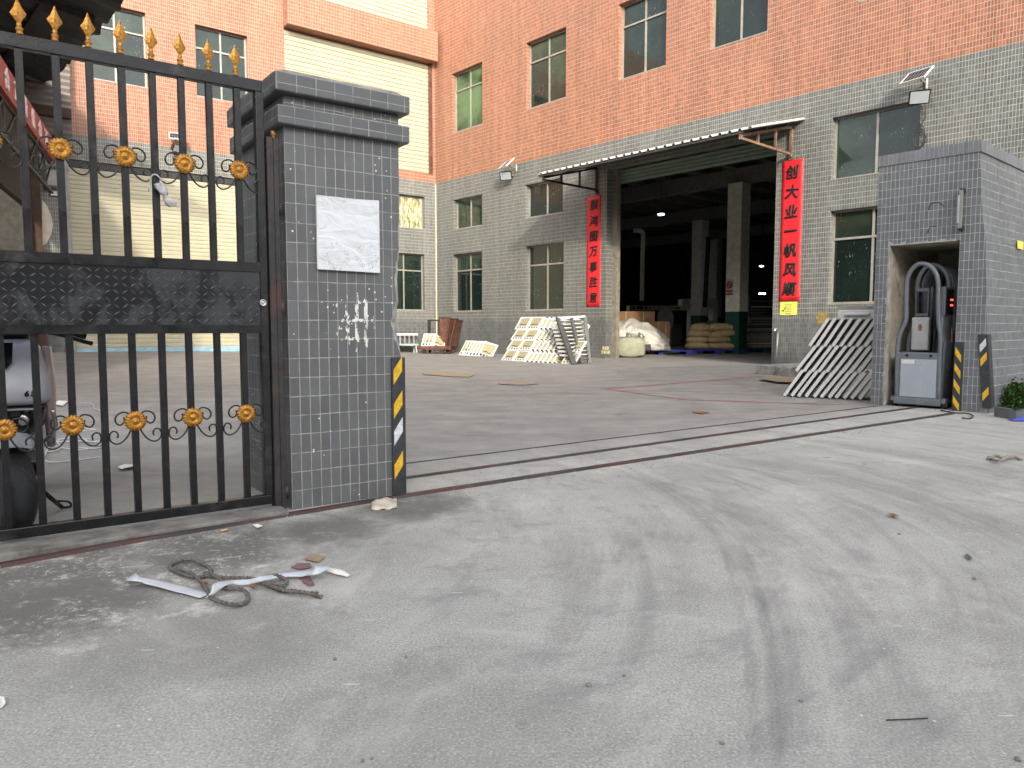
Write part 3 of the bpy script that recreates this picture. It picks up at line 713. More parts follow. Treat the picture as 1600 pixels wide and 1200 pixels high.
# ------------------------------------------------------------------ solar floodlights
def solar_lamp(F, panel_px, lamp_px, label_p, label_l, sc=1.0):
    a = loc(F, *panel_px, -0.45); b = loc(F, *lamp_px, -0.3)
    M = F @ Matrix.Translation(a) @ Matrix.Rotation(R(-14), 4, 'Z') @ Matrix.Rotation(R(42), 4, 'X')
    t = thing('solar_panel', M, label_p, 'solar panel', 'solar panels on the factory wall')
    w, h = 0.30*sc, 0.22*sc
    fr = MB().box(-w, w, -h, -h+0.03, -0.015, 0.02).box(-w, w, h-0.03, h, -0.015, 0.02).box(-w, -w+0.03, -h+0.03, h-0.03, -0.015, 0.02).box(w-0.03, w, -h+0.03, h-0.03, -0.015, 0.02)
    fr.build('frame', M_WHITE, t, M)
    MB().box(-w+0.03, w-0.03, -h+0.03, h-0.03, -0.012, 0.008).build('cell_sheet', plain('solar_cells', srgb(34, 36, 60), 0.2), t, M)
    g_ = MB()
    for i in range(1, 6): xx = -w+0.03+(2*w-0.06)*i/6; g_.box(xx-0.004, xx+0.004, -h+0.03, h-0.03, 0.008, 0.011)
    for yy in (0.0,): g_.box(-w+0.03, w-0.03, yy-0.006, yy+0.006, 0.0082, 0.0115)
    g_.build('cell_grid', M_GREYSTEEL, t, M)
    p = F @ a; q = F @ Vector((a.x+0.05, -0.01, a.z-0.1))
    MB().bar(p, q, 0.03).bar(F @ Vector((a.x+0.05, -0.02, a.z+0.02)), F @ Vector((a.x+0.05, -0.02, a.z-0.2)), 0.05).build('bracket', M_GREYSTEEL, t)
    M2 = F @ Matrix.Translation(b) @ Matrix.Rotation(R(30), 4, 'Z') @ Matrix.Rotation(R(28), 4, 'X')
    t2 = thing('floodlight', M2, label_l, 'floodlight', 'floodlights on the factory wall')
    k = sc
    MB().hexa([(-.22*k,-.06,-.16*k),(.22*k,-.06,-.16*k),(.17*k,.09,-.12*k),(-.17*k,.09,-.12*k),(-.22*k,-.06,.16*k),(.22*k,-.06,.16*k),(.17*k,.09,.12*k),(-.17*k,.09,.12*k)]).build('housing', M_GLOSSBLACK, t2, M2, bevel=0.01)
    MB().box(-.19*k, .19*k, -.066, -.061, -.13*k, .13*k).build('lens', M_PANEL_LEAD, t2, M2)
    MB().bar(F @ Vector((b.x, -0.25, b.z)), F @ Vector((b.x+0.02, -0.004, b.z-0.02)), 0.05).build('arm', M_DARKSTEEL, t2)
solar_lamp(FR, (1432, 118), (1436, 151), 'small white framed solar panel high on the wall over the right windows', 'floodlight with bright lens over the upper right window of the ground floor', 0.95)
solar_lamp(FR, (791, 256), (791, 274), 'small tilted solar panel on the colour seam left of the awning', 'black floodlight under the solar panel left of the awning', 1.0)
solar_lamp(FL, (277, 213), (276, 231), 'small solar panel above the cream shutter, seen between gate bars', 'dark green floodlight above the cream shutter, seen between gate bars', 0.8)
ca = MB()
q = loc(FR, 1437, 212, -0.03)
for k in range(3):
    ca.tube([(q.x+(0.14+0.03*k)*math.cos(a)*0.7, -0.03-0.004*k, q.z-0.12*k*0.4+(0.24-0.04*k)*math.sin(a)) for a in [i*2*math.pi/24 for i in range(24)]], 0.009, 5, closed=True)
ca.tube(catmull([(loc(FR, 1444, 160, -0.05)), (loc(FR, 1447, 180, -0.03)), (loc(FR, 1440, 195, -0.03)), (q.x, -0.03, q.z)], 6), 0.009, 5)
tag(ca.build('cable', M_RUBBER, None, FR), 'coiled black cable hanging on grey tiles under the right floodlight', 'cable')

# ------------------------------------------------------------------ gate pillar
PIL = thing('gate_pillar', FP @ Matrix.Translation((0.34, 0.4, 0)), 'grey tiled gate pillar with stepped cap and a badly chipped corner', 'pillar')
def ringz(mb, rows):
    mb.grid([r+[r[0]] for r in rows], smooth=False)
rows = []; nz = 84
PW, PD = 0.675, 0.80
for i in range(nz+1):
    z = -0.05+2.10*i/nz
    c = 0.006
    if 0.78 < z < 1.75:
        e = 0.5+0.5*noise.noise(Vector((z*7, 3.1, 0)))
        k = math.exp(-((z-1.02)/0.14)**2)*0.060+math.exp(-((z-1.28)/0.10)**2)*0.035+math.exp(-((z-1.5)/0.15)**2)*0.015
        c = max(0.006, k*(0.6+0.8*e)+0.012*noise.noise(Vector((z*23, 1, 7))))
    b = 0.012
    rows.append([(0, 0, z), (PW-c, 0, z), (PW-c*0.45, c*0.25, z), (PW, c*1.1, z), (PW, PD, z), (b, PD, z), (0, PD-b, z)])
mb = MB(); n = 7
k0 = 0
for r in rows: mb.v += r
for i in range(nz):
    for j in range(n):
        j2 = (j+1) % n
        mb.f.append((i*n+j, i*n+j2, (i+1)*n+j2, (i+1)*n+j)); mb.mi.append(1 if j in (1, 2) else 0); mb.sm.append(False)
mb.build('shaft', [M_PILLAR, M_CONC], PIL, FP)
def slab(x0, x1, y0, y1, z0, z1, name, mat):
    mb = MB().box(x0, x1, y0, y1, z0, z1); o = mb.build(name, mat, PIL, FP, bevel=0.008); return o
slab(-0.045, 0.722, -0.045, PD+0.045, 2.052, 2.15, 'lower_cap', M_CAP)
slab(0.0, 0.675, 0.0, PD, 2.15, 2.215, 'cap_neck', M_PILLAR)
slab(-0.055, 0.720, -0.055, PD+0.055, 2.215, 2.315, 'upper_cap', M_CAP)
MB().prism([(-0.055, 2.315), (0.72, 2.315), (0.66, 2.335), (0.0, 2.337)], -0.02, PD+0.02).build('cap_top', M_CONC, PIL, FP)
# wrapped board on the pillar
a = loc(FP, 494, 306); b = loc(FP, 593, 427)
t = thing('wrapped_board', FP @ Matrix.Translation((0.36, -0.01, b.z)), 'square board wrapped in wrinkled white film, fixed to the gate pillar', 'board')
tl, tr_, bl, br = [loc(FP, *p, -0.022) for p in ((494, 307), (592, 313.5), (496, 420.5), (593.5, 426.5))]
P = []
for i in range(29):
    w = i/28; L_ = bl.lerp(tl, w); R_ = br.lerp(tr_, w); row = []
    for j in range(29):
        p = L_.lerp(R_, j/28); d = min(i, j, 28-i, 28-j)/28
        q = Vector((p.x*4+p.z*6, p.x*3-p.z*2, 1))
        p.y += 0.010*noise.noise(q)*min(1, d*8)+0.004*noise.noise(q*4)*min(1, d*8) - 0.002
        row.append(p)
    P.append(row)
MB().grid(P).build('film', M_FOIL, t, FP)
MB().box((tl.x+bl.x)/2+.004, (tr_.x+br.x)/2-.004, -0.017, -0.001, bl.z+0.004, tr_.z-0.004).build('backing_board', M_WHITE, t, FP)

# corner guards: black rubber angle with reflective strips
def guard(M, h, w1, w2, strips, label, top_lean=0.0):
    t = thing('corner_guard', M, label, 'corner guard', 'rubber corner guards at the gateway')
    k = 0.014
    T = Matrix(((1, 0, top_lean/h, 0), (0, 1, 0, 0), (0, 0, 1, 0), (0, 0, 0, 1)))
    MB().prism([(-w1, 0), (0.004, 0), (0.004, h), (-w1, h)], -k, -0.001, T).box(-0.001, k+0.004, -k, w2, 0, h, T).build('rubber_angle', M_RUBBER, t, M, bevel=0.005)
    for z, mt, slant in strips:
        MB().prism([(-w1*0.86, z), (-0.006, z+slant*w1), (-0.006, z+slant*w1+0.085), (-w1*0.86, z+0.085)], -k-0.004, -k-0.0005, T).build('reflective_strip', mt, t, M)
    return t
Mg = FP @ Matrix.Translation((PW, 0, 0.0))
guard(Mg, 0.82, 0.072, 0.08, [(0.10, M_YELLOW, 1.1), (0.30, M_REFLECT, 1.1), (0.46, M_YELLOW, 1.1), (0.66, M_YELLOW, 1.1)], 'black and yellow rubber guard on the chipped corner of the gate pillar')

# ------------------------------------------------------------------ iron gate
GY = 0.03                              # gate plane just inside the pillar face
GM = FP @ Matrix.Translation((0, GY, 0))
GATE = thing('iron_gate', GM @ Matrix.Translation((-1.25, 0, 0.0)), 'black iron gate with gold spear tips, gold rosettes and a tread plate band', 'gate')
XL = -2.42
MB().box(XL, -0.105, -0.022, 0.022, 2.208, 2.266).build('top_rail', M_BLACK, GATE, GM, bevel=0.004)
MB().box(XL, -0.105, -0.022, 0.022, 0.048, 0.098).build('bottom_rail', M_BLACK, GATE, GM, bevel=0.004)
MB().box(-0.142, -0.100, -0.024, 0.024, 0.098, 2.208).build('end_stile', M_BLACK, GATE, GM, bevel=0.004)
bx = [-0.232-0.131*k for k in range(17)]
b0 = MB().box(-0.015, 0.015, -0.015, 0.015, 1.33, 2.207)
b1 = MB().box(-0.015, 0.015, -0.015, 0.015, 0.099, 0.972)
bar_u = bar_l = fin0 = None
def finial():
    mb = MB()
    mb.lathe([(0.010,0),(0.014,0.004),(0.014,0.010),(0.009,0.014),(0.015,0.022),(0.015,0.030),(0.008,0.036),(0.011,0.044),(0.008,0.052)], I4, 12)
    prof = [(0.052,0.007),(0.066,0.014),(0.082,0.026),(0.092,0.0305),(0.100,0.026),(0.115,0.017),(0.135,0.009),(0.158,0.001)]
    k = len(mb.v)
    for z, w in prof:
        for dx, dy in ((w, 0), (w*0.12, 0.0075*min(1, w/0.02)), (-w, 0), (-w*0.12, -0.0075*min(1, w/0.02))): 
            mb.v.append((dx, dy, z))
        # ridge on both faces
    for i in range(len(prof)-1):
        for j in range(4):
            mb.f.append((k+i*4+j, k+i*4+(j+1) % 4, k+(i+1)*4+(j+1) % 4, k+(i+1)*4+j)); mb.mi.append(0); mb.sm.append(False)
    return mb
for i, x in enumerate(bx):
    M = GM @ Matrix.Translation((x+random.uniform(-.003, .003), 0, 0))
    if bar_u is None:
        bar_u = b0.build('bar', M_BLACK, GATE, M); bar_l = b1.build('bar', M_BLACK, GATE, M)
        fin0 = finial().build('spear_tip', M_GOLD, GATE, GM @ Matrix.Translation((x, 0, 2.268)))
    else:
        for src in (bar_u, bar_l):
            c = src.copy(); S.collection.objects.link(c); place(c, GATE, M @ Matrix.Rotation(R(random.uniform(-.25, .25)), 4, 'Y'))
        c = fin0.copy(); S.collection.objects.link(c); place(c, GATE, GM @ Matrix.Translation((x, 0, 2.268)) @ Matrix.Rotation(R(random.uniform(-2, 2)), 4, 'Y') @ Matrix.Rotation(R(random.uniform(-9, 9)), 4, 'Z'))
def rosette():
    mb = MB(); n = 18; k = len(mb.v); prof = [(0.050,0.0),(0.049,-0.006),(0.030,-0.013),(0.022,-0.012),(0.019,-0.008),(0.014,-0.012),(0.008,-0.017),(0.001,-0.019)]
    N = n*4
    for r, y in prof:
        for j in range(N):
            a = 2*math.pi*j/N; pet = abs(math.sin(a*n/2)); f = (r-0.022)/0.028 if r > 0.022 else 0
            rr = r*(1-0.10*f*(1-pet)); yy = y-0.004*f*pet if r > 0.022 else y
            mb.v.append((rr*math.cos(a), yy, rr*math.sin(a)))
    for i in range(len(prof)-1):
        for j in range(N):
            mb.f.append((k+i*N+j, k+i*N+(j+1) % N, k+(i+1)*N+(j+1) % N, k+(i+1)*N+j)); mb.mi.append(0); mb.sm.append(True)
    mb.f.append(tuple(range(k, k+N))); mb.mi.append(0); mb.sm.append(False)
    return mb
def scroll(sg, kind):
    up = [(0.022,0.030),(0.036,0.043),(0.054,0.046),(0.076,0.036),(0.087,0.014),(0.080,-0.008),(0.064,-0.014),(0.049,-0.002),(0.047,0.014),(0.052,0.020)]
    lo = [(0.020,-0.040),(0.038,-0.074),(0.062,-0.098),(0.088,-0.104),(0.108,-0.090),(0.114,-0.068),(0.105,-0.046),(0.088,-0.044),(0.077,-0.058),(0.080,-0.076)]
    pts = [(sg*a, 0, b) for a, b in (up if kind == 'up' else lo)]
    return MB().tube(catmull(pts, 5), 0.0042, 6)
ro0 = None; sc0 = {}
for zc in (1.797, 0.545):
    for x in bx[0::2]:
        M = GM @ Matrix.Translation((x, -0.018, zc))
        rot_ = Matrix.Rotation(random.random()*6, 4, 'Y')
        if ro0 is None:
            ro0 = rosette().build('rosette', M_GOLD, GATE, M @ rot_)
            for sg in (1, -1):
                for kd in ('up', 'lo'): sc0[sg, kd] = scroll(sg, kd).build('scroll', M_BLACK, GATE, M)
        else:
            c = ro0.copy(); S.collection.objects.link(c); place(c, GATE, M @ rot_)
            for s_ in sc0.values():
                c = s_.copy(); S.collection.objects.link(c); place(c, GATE, M)
pl = MB().box(XL, -0.143, -0.020, 0.020, 0.968, 1.332).build('lock_plate', M_TREAD, GATE, GM)
MB().box(XL, -0.140, -0.026, -0.0205, 1.285, 1.333).box(XL, -0.140, -0.026, -0.0205, 0.966, 1.008).build('plate_edging', M_BLACK, pl, GM)
rb = MB(); dx = 0.0365
for i in range(62):
    for j in range(8):
        cx = -0.16-i*dx; cz = 1.03+j*0.0335; s = 1 if (i+j) % 2 else -1
        if cx < XL+0.03: continue
        a = R(38)*s+random.uniform(-.08, .08); L_ = 0.0165; w = 0.0036
        dxx, dzz = math.cos(a), math.sin(a); nx, nz_ = -dzz, dxx
        p = [(cx-dxx*L_, -0.0202, cz-dzz*L_), (cx+nx*w, -0.0202, cz+nz_*w), (cx+dxx*L_, -0.0202, cz+dzz*L_), (cx-nx*w, -0.0202, cz-nz_*w), (cx, -0.0245, cz)]
        k = len(rb.v); rb.v += p
        for q in ((0,1,4),(1,2,4),(2,3,4),(3,0,4)): rb.f.append(tuple(k+z for z in q)); rb.mi.append(0); rb.sm.append(False)
rb.build('raised_tread', plain('tread_ridge_paint', srgb(84, 88, 92), 0.35, var=0.3, sc=20), pl, GM)
TL = GM @ Matrix.Translation((-0.131, -0.026, 1.125)) @ Matrix.Rotation(R(90), 4, 'X')
MB().lathe([(0.019, 0), (0.019, 0.006), (0.016, 0.009), (0.013, 0.007), (0.012, 0.004), (0.006, 0.004), (0.005, 0.006)], TL, 20).build('lock_cylinder', M_CHROME, GATE)
# the post it closes against
GP = thing('gate_post', GM @ Matrix.Translation((-0.065, 0, 0)), 'rust flecked black iron gate post bolted beside the tiled pillar', 'post')
MB().box(-0.094, -0.060, -0.035, 0.03, 0, 1.985).build('channel', M_IRON, GP, GM, bevel=0.004)
MB().box(-0.058, -0.030, -0.028, 0.03, 0, 1.985).build('channel', M_IRON, GP, GM, bevel=0.004)
MB().lathe([(0.003,0),(0.010,0.004),(0.007,0.010),(0.013,0.016),(0.016,0.026),(0.013,0.036),(0.004,0.042)], GM @ Matrix.Translation((-0.047, 0, 1.985)), 14).build('gold_ball', M_GOLD, GP)
for z in (0.10, 1.10, 1.62):
    MB().lathe([(0.012, -0.035), (0.012, 0.035)], GM @ Matrix.Translation((-0.024, -0.02, z)), 10).build('hinge', M_IRON, GP)
# rag caught on the bars
mb = MB(); P = []
p0 = loc(GM, 250, 283, -0.04)
for i in range(13):
    w = i/12; row = []
    cx = p0.x+0.055*w*w+0.006*w; cz = p0.z-0.010-0.105*w; rr = 0.007+0.021*abs(math.sin(min(1, w*1.1)*5.0))**0.8*(1-0.35*w)
    for j in range(12):
        a = 2*math.pi*j/12; k = 1+0.9*noise.noise(Vector((math.cos(a)*2.2+w*6, math.sin(a)*1.5, w*3)))
        row.append((cx+rr*k*math.cos(a), -0.042+rr*0.5*k*math.sin(a), cz+rr*0.3*math.sin(a*2+w*5)))
    P.append(row+[row[0]])
mb.grid(P); mb.tube(catmull([(p0.x-0.05, -0.03, p0.z-0.05), (p0.x-0.035, -0.024, p0.z+0.02), (p0.x-0.01, -0.022, p0.z+0.03), (p0.x+0.012, -0.035, p0.z)], 6), 0.004, 6)
tag(mb.build('rag', M_RAG, None, GM), 'scrunched grey rag tied to a bar of the iron gate', 'rag')

# ------------------------------------------------------------------ gate tracks and the sill under the gate
def rail(pts, w, h, label, name='gate_track', mat=None):
    P = [gnd(*p) for p in pts]; mb = MB()
    for i in range(len(P)-1):
        n_ = max(2, int((P[i+1]-P[i]).length/0.25))
        d = (P[i+1]-P[i]).normalized(); s = Vector((-d.y, d.x, 0))
        rws = []
        for q in range(n_+1):
            c = P[i].lerp(P[i+1], q/n_); j = 0.004*noise.noise(c*3)
            rws.append([c+s*(-w/2+j), c+s*(-w/2*0.8+j)+Vector((0,0,h)), c+s*(w/2*0.8+j)+Vector((0,0,h)), c+s*(w/2+j)])
        mb.grid(rws, smooth=False)
    return tag(mb.build(name, mat or M_STEEL), label, 'track', 'steel tracks set in the ground across the gateway')
rail(((610, 727.5), (1392, 632)), 0.022, 0.006, 'thin rust red steel strip, farthest of the tracks across the gateway')
rail(((620, 750), (1440, 636)), 0.035, 0.014, 'raised dark steel track in the middle of the gateway')
rail(((0, 886), (200, 849), (450, 806), (640, 775), (1488, 647)), 0.045, 0.016, 'thick steel track nearest the viewer, running past gate and pillar')
m = MB()
P = [FP @ Vector((x, y, 0)) for x, y in ((-2.6, -0.20), (-0.06, -0.13), (-0.06, 0.02), (-2.6, 0.02))]
m.hexa([(p.x, p.y, -0.02) for p in P]+[(p.x, p.y, 0.035) for p in P])
tag(m.build('gate_sill', plain('sill_concrete', srgb(116, 113, 108), 0.9, var=0.3, sc=7, dirt=srgb(70, 68, 64), dirt_amt=0.5, bump=0.5), bevel=0.01), 'low dirty concrete sill under the iron gate', 'sill')

# ------------------------------------------------------------------ gatehouse on the right
GH = thing('gatehouse', FB @ Matrix.Translation((0.6, 0.5, 0)), 'grey tiled gate motor kiosk with a dark doorless opening', 'kiosk')
OX0, OX1, OZ = 0.165, 0.955, 2.015
bt, bb, bh, dp = 1.112, 1.345, 3.12, 1.75
mb = MB()
def bxr(z):                                   # right corner flares out towards the foot, unevenly
    k = z/bh
    return bb+(bt-bb)*k+0.012*noise.noise(Vector((z*2.2, 5, 0)))+(0.015 if 0.9 < z < 2.2 else 0)
zs = [0.0, 0.3, 0.6, 0.9, 1.2, 1.5, 1.8, OZ, 2.3, 2.6, 2.9, bh]
zs = [-0.1]+zs
for i in range(len(zs)-1):
    a, b = zs[i], zs[i+1]
    if b <= OZ+1e-6:
        mb.face([(0,0,a),(OX0,0,a),(OX0,0,b),(0,0,b)]); mb.face([(OX1,0,a),(bxr(a),0,a),(bxr(b),0,b),(OX1,0,b)])
    else: mb.face([(0,0,a),(bxr(a),0,a),(bxr(b),0,b),(0,0,b)])
    mb.face([(bxr(a),0,a),(bxr(a)+0.02,dp+2.4,a),(bxr(b)+0.02,dp+2.4,b),(bxr(b),0,b)])
    mb.face([(0,0,a),(0,0,b),(0,dp,b),(0,dp,a)])
mb.face([(0,0,bh),(bxr(bh),0,bh),(bxr(bh)+0.02,dp+2.4,bh),(0,dp,bh)])
mb.face([(0,dp,-0.1),(0,dp,bh),(bxr(bh)+0.02,dp+2.4,bh),(bb+0.02,dp+2.4,-0.1)])
mb.build('wall', M_BOOTH, GH, FB, fix=False)
cap_ = MB().box(-0.012, bt+0.004, -0.012, 0.0, 3.0, bh+0.012).hexa([(bt+0.004,-0.012,3.0),(bt+0.03,-0.012,3.0),(bt+0.05,dp+2.4,3.0),(bt+0.024,dp+2.4,3.0),(bt+0.004,-0.012,bh+0.012),(bt+0.016,-0.012,bh+0.012),(bt+0.036,dp+2.4,bh+0.012),(bt+0.024,dp+2.4,bh+0.012)])
cap_.build('edge_tiles', tile('edge_tile', 0.052, 0.2, 0.004, srgb(104, 107, 112), srgb(150, 150, 146), var=0.1, wob=0.08), GH, FB)
# plastered niche
mb = MB()
mb.face([(OX0,0.0,-0.1),(OX0-0.02,1.7,-0.1),(OX0-0.02,1.7,OZ),(OX0,0.0,OZ)]); mb.face([(OX1,0,-0.1),(OX1,0,OZ),(OX1+0.02,1.7,OZ),(OX1+0.02,1.7,-0.1)])
mb.face([(OX0,0,OZ),(OX0-0.02,1.7,OZ),(OX1+0.02,1.7,OZ),(OX1,0,OZ)]); mb.face([(OX0-0.02,1.7,-0.1),(OX1+0.02,1.7,-0.1),(OX1+0.02,1.7,OZ),(OX0-0.02,1.7,OZ)])
mb.build('niche', M_PLASTER, GH, FB, fix=False)
mb = MB(); z = 0.0                            # broken plaster edge down the left jamb and lintel
while z < OZ:
    h_ = random.uniform(0.05, 0.12); w_ = random.uniform(0.008, 0.035)
    mb.hexa([(OX0-w_,-0.004,z),(OX0+0.006,-0.006,z),(OX0+0.006,0.05,z),(OX0-w_,0.05,z),(OX0-w_*random.random(),-0.004,z+h_),(OX0+0.006,-0.006,z+h_),(OX0+0.006,0.05,z+h_),(OX0-w_,0.05,z+h_)]); z += h_
x = OX0
while x < OX1-0.05:
    h_ = random.uniform(0.006, 0.03); w_ = random.uniform(0.03, 0.09)
    mb.box(x, min(x+w_, OX1), -0.005, 0.05, OZ-0.008, OZ+h_); x += w_
mb.build('broken_edge', M_CONC, GH, FB)
# strip lamp on the kiosk
t = thing('strip_lamp', FB @ Matrix.Translation((0.965, 0, 2.18)), 'slim upright strip lamp on the kiosk wall above its opening', 'lamp')
MB().box(0.945, 0.985, -0.075, -0.045, 2.14, 2.58).build('housing', M_GREYSTEEL, t, FB, bevel=0.005)
MB().box(0.935, 0.957, -0.083, -0.060, 2.20, 2.52).build('tube_cover', M_PANEL_LEAD, t, FB, bevel=0.004)
MB().box(0.945, 0.99, -0.06, -0.001, 2.12, 2.17).box(0.945, 0.99, -0.06, -0.001, 2.55, 2.60).build('clamp', M_DARKSTEEL, t, FB)
# sketchy leftover glue lines of a removed fitting
mb = MB().tube(catmull([(0.60,-0.004,2.40),(0.62,-0.004,2.47),(0.70,-0.004,2.48),(0.76,-0.004,2.43)], 5), 0.004, 4).tube(catmull([(0.60,-0.004,2.12),(0.62,-0.004,2.19),(0.69,-0.004,2.2)], 5), 0.004, 4)
tag(mb.build('glue_residue', M_RUBBER, None, FB), 'dark curved scribble of old glue on the kiosk tiles above the opening', 'wall marking')
# guards on the kiosk
guard(FB @ Matrix.Translation((1.035, -0.002, 0.0)), 0.82, 0.085, 0.02, [(0.10, M_YELLOW, -1.2), (0.30, M_YELLOW, -1.2), (0.49, M_YELLOW, -1.2), (0.68, M_YELLOW, -1.2)], 'black rubber guard with four yellow strips beside the kiosk opening')
guard(FB @ Matrix.Translation((1.352, -0.006, 0.07)), 0.84, 0.085, 0.10, [(0.07, M_YELLOW, 1.0), (0.47, M_YELLOW, 1.0), (0.63, M_REFLECT, 1.0)], 'scuffed black rubber guard on the outer corner of the kiosk', -0.075)
cs = FB @ Matrix.Translation((bt+0.13, 1.25, 2.02))
tag(MB().box(0, 0.004, -0.12, 0.12, -0.05, 0.05).build('sticker', M_YELLOWPAPER, None, cs @ Matrix.Rotation(R(-3), 4, 'Y')), 'small yellow sticker on the outer side wall of the kiosk', 'sticker')

# retractable gate machine parked in the niche
RG = thing('retractable_gate', FB @ Matrix.Translation((0.58, 0.3, 0)), 'folded grey retractable gate with arched tubes parked inside the kiosk', 'retractable gate')
y1 = 0.06
def fpix(pts, yo): return [loc(FB, *p, yo) for p in pts]
arch_px = [(1401, 628), (1402, 560), (1404, 530), (1410, 512), (1415.5, 500), (1416, 470), (1417, 440), (1423, 424), (1432, 414.5), (1441, 412), (1451, 414.5), (1460, 423), (1465.5, 438), (1466, 470), (1466.5, 498), (1468, 512), (1470, 530), (1468.5, 560), (1466.5, 628)]
front = fpix(arch_px, y1)
for p in front: p.y = y1
shape = [Vector((p.x, 0, p.z)) for p in front]
a0 = MB().tube(catmull(front, 3), 0.027, 10).build('front_arch', M_DEVICE, RG, FB)
b_ = [p+Vector((0.02, y1+0.30, 0)) for p in shape]
MB().tube(catmull(b_, 3), 0.027, 10).build('rear_arch', M_DEVICE, RG, FB)
xl, xr = front[0].x, front[-1].x
cab = MB().box(xl-0.015, xr+0.015, y1-0.02, y1+0.40, 0.03, 0.68).build('cabinet', M_DEVICE, RG, FB, bevel=0.012)
MB().box(xl+0.04, xr-0.03, y1-0.03, y1-0.022, 0.13, 0.60).build('cabinet_door', M_DEVPANEL, cab, FB, bevel=0.003)
MB().box(xl+0.05, xl+0.20, y1-0.033, y1-0.0305, 0.54, 0.59).build('maker_plate', M_WHITE, cab, FB)
for xx in (xl+0.11, xr-0.10): MB().lathe([(0.016, 0), (0.016, 0.008), (0.012, 0.012)], FB @ Matrix.Translation((xx, y1-0.022, 0.645)) @ Matrix.Rotation(R(90), 4, 'X'), 14).build('knob', M_GLOSSBLACK, cab)
MB().lathe([(0.010, 0), (0.010, 0.006), (0.006, 0.008)], FB @ Matrix.Translation(((xl+xr)/2+0.02, y1-0.031, 0.54)) @ Matrix.Rotation(R(90), 4, 'X'), 14).build('door_lock', M_CHROME, cab)
# curved flank panel on the right, with display head
fl = MB()
pr = [(xr+0.012, 0.05), (xr+0.015, 0.62), (xr+0.02, 0.80), (xr-0.015, 0.98), (xr-0.02, 1.15)]
P = []
for i in range(9):
    yy = y1+0.03+0.36*i/8; bul = 0.03*math.sin(math.pi*i/8)
    P.append([(px_+bul, yy, pz_) for px_, pz_ in pr])
fl.grid(P).build('flank_panel', M_DEVICE, RG, FB, solid=0.01)
MB().box(xr-0.045, xr+0.01, y1+0.05, y1+0.34, 1.13, 1.48).build('display_case', M_DEVICE, RG, FB, bevel=0.008)
d = MB().box(xr+0.010, xr+0.016, y1+0.07, y1+0.32, 1.15, 1.45).build('display_screen', M_SCREEN, RG, FB)
for z in (1.25, 1.315):
    for k in range(2): MB().box(xr+0.0165, xr+0.0185, y1+0.20+k*0.05, y1+0.235+k*0.05, z, z+0.022).build('red_digit', M_LED, d, FB)
MB().box(xl+0.09, xl+0.24, y1+0.24, y1+0.30, 1.13, 1.48).build('display_case', M_DEVICE, RG, FB, bevel=0.008)
MB().box(xl+0.105, xl+0.225, y1+0.232, y1+0.2395, 1.17, 1.44).build('display_screen', M_SCREEN, RG, FB)
MB().box(xl+0.055, xl+0.26, y1+0.22, y1+0.30, 0.70, 1.12).build('light_shell', M_DEVLIGHT, RG, FB, bevel=0.02)
MB().lathe([(0.032, 0), (0.03, 0.006), (0.02, 0.004)], FB @ Matrix.Translation((xl+0.16, y1+0.22, 0.99)) @ Matrix.Rotation(R(90), 4, 'X') @ Matrix.Diagonal((0.75, 1.4, 1, 1)), 18).build('oval_port', M_PIPE, RG)
MB().box(xr+0.046, xr+0.050, y1+0.12, y1+0.30, 0.845, 0.915).build('warning_label', M_SIGNRED, RG, FB)
MB().box(xr+0.051, xr+0.053, y1+0.17, y1+0.22, 0.81, 0.99).build('maker_mark', M_WHITE, RG, FB)
for k in range(7):                            # folded bays
    yy = y1+0.45+0.10*k
    pts = [p+Vector((0.03+0.004*k, yy, -0.02)) for p in shape]
    MB().tube(catmull(pts, 2), 0.022, 8).build('bay_arch', M_DEVICE, RG, FB)
for k in range(5):
    MB().tube([(xl+0.22+0.045*k, y1+0.36+0.04*k, 0.62), (xl+0.235+0.045*k, y1+0.36+0.04*k, 1.5)], 0.018, 8).build('bay_bar', M_DEVICE, RG, FB)
for k in range(3): MB().tube([(xl+0.265+0.03*k, y1+0.30, 0.98), (xl+0.285+0.03*k, y1+0.30, 1.36)], 0.009, 8).build('thin_rod', M_DARKSTEEL, RG, FB)
MB().box(xl-0.03, xr+0.03, y1-0.035, y1+0.42, 0.035, 0.12).build('base_beam', M_DEVICE, RG, FB, bevel=0.012)
for xx, yy in ((xl-0.045, y1+0.06), (xr+0.045, y1+0.06), (xr+0.045, y1+0.36)):
    TW = FB @ Matrix.Translation((xx, yy, 0.052)) @ Matrix.Rotation(R(90), 4, 'Y')
    wv = MB().lathe([(0.03, -0.026), (0.05, -0.022), (0.052, 0.022), (0.03, 0.026)], TW, 20).build('wheel', M_RUBBER, RG)
    MB().lathe([(0.022, -0.030), (0.024, 0.030)], TW, 14).build('hub', M_GREYSTEEL, wv)
    MB().hexa([(xx-0.034, yy-0.08, 0.07), (xx+0.034, yy-0.08, 0.07), (xx+0.034, yy+0.08, 0.07), (xx-0.034, yy+0.08, 0.07), (xx-0.03, yy-0.04, 0.13), (xx+0.03, yy-0.04, 0.13), (xx+0.03, yy+0.05, 0.13), (xx-0.03, yy+0.05, 0.13)]).build('wheel_guard', M_DEVICE, RG, FB, bevel=0.01)
for yy in (y1+0.10, y1+0.26):
    MB().box(xr+0.018, xr+0.034, yy, yy+0.11, 0.16, 0.36).build('flank_block', M_DARKSTEEL, RG, FB, bevel=0.01)

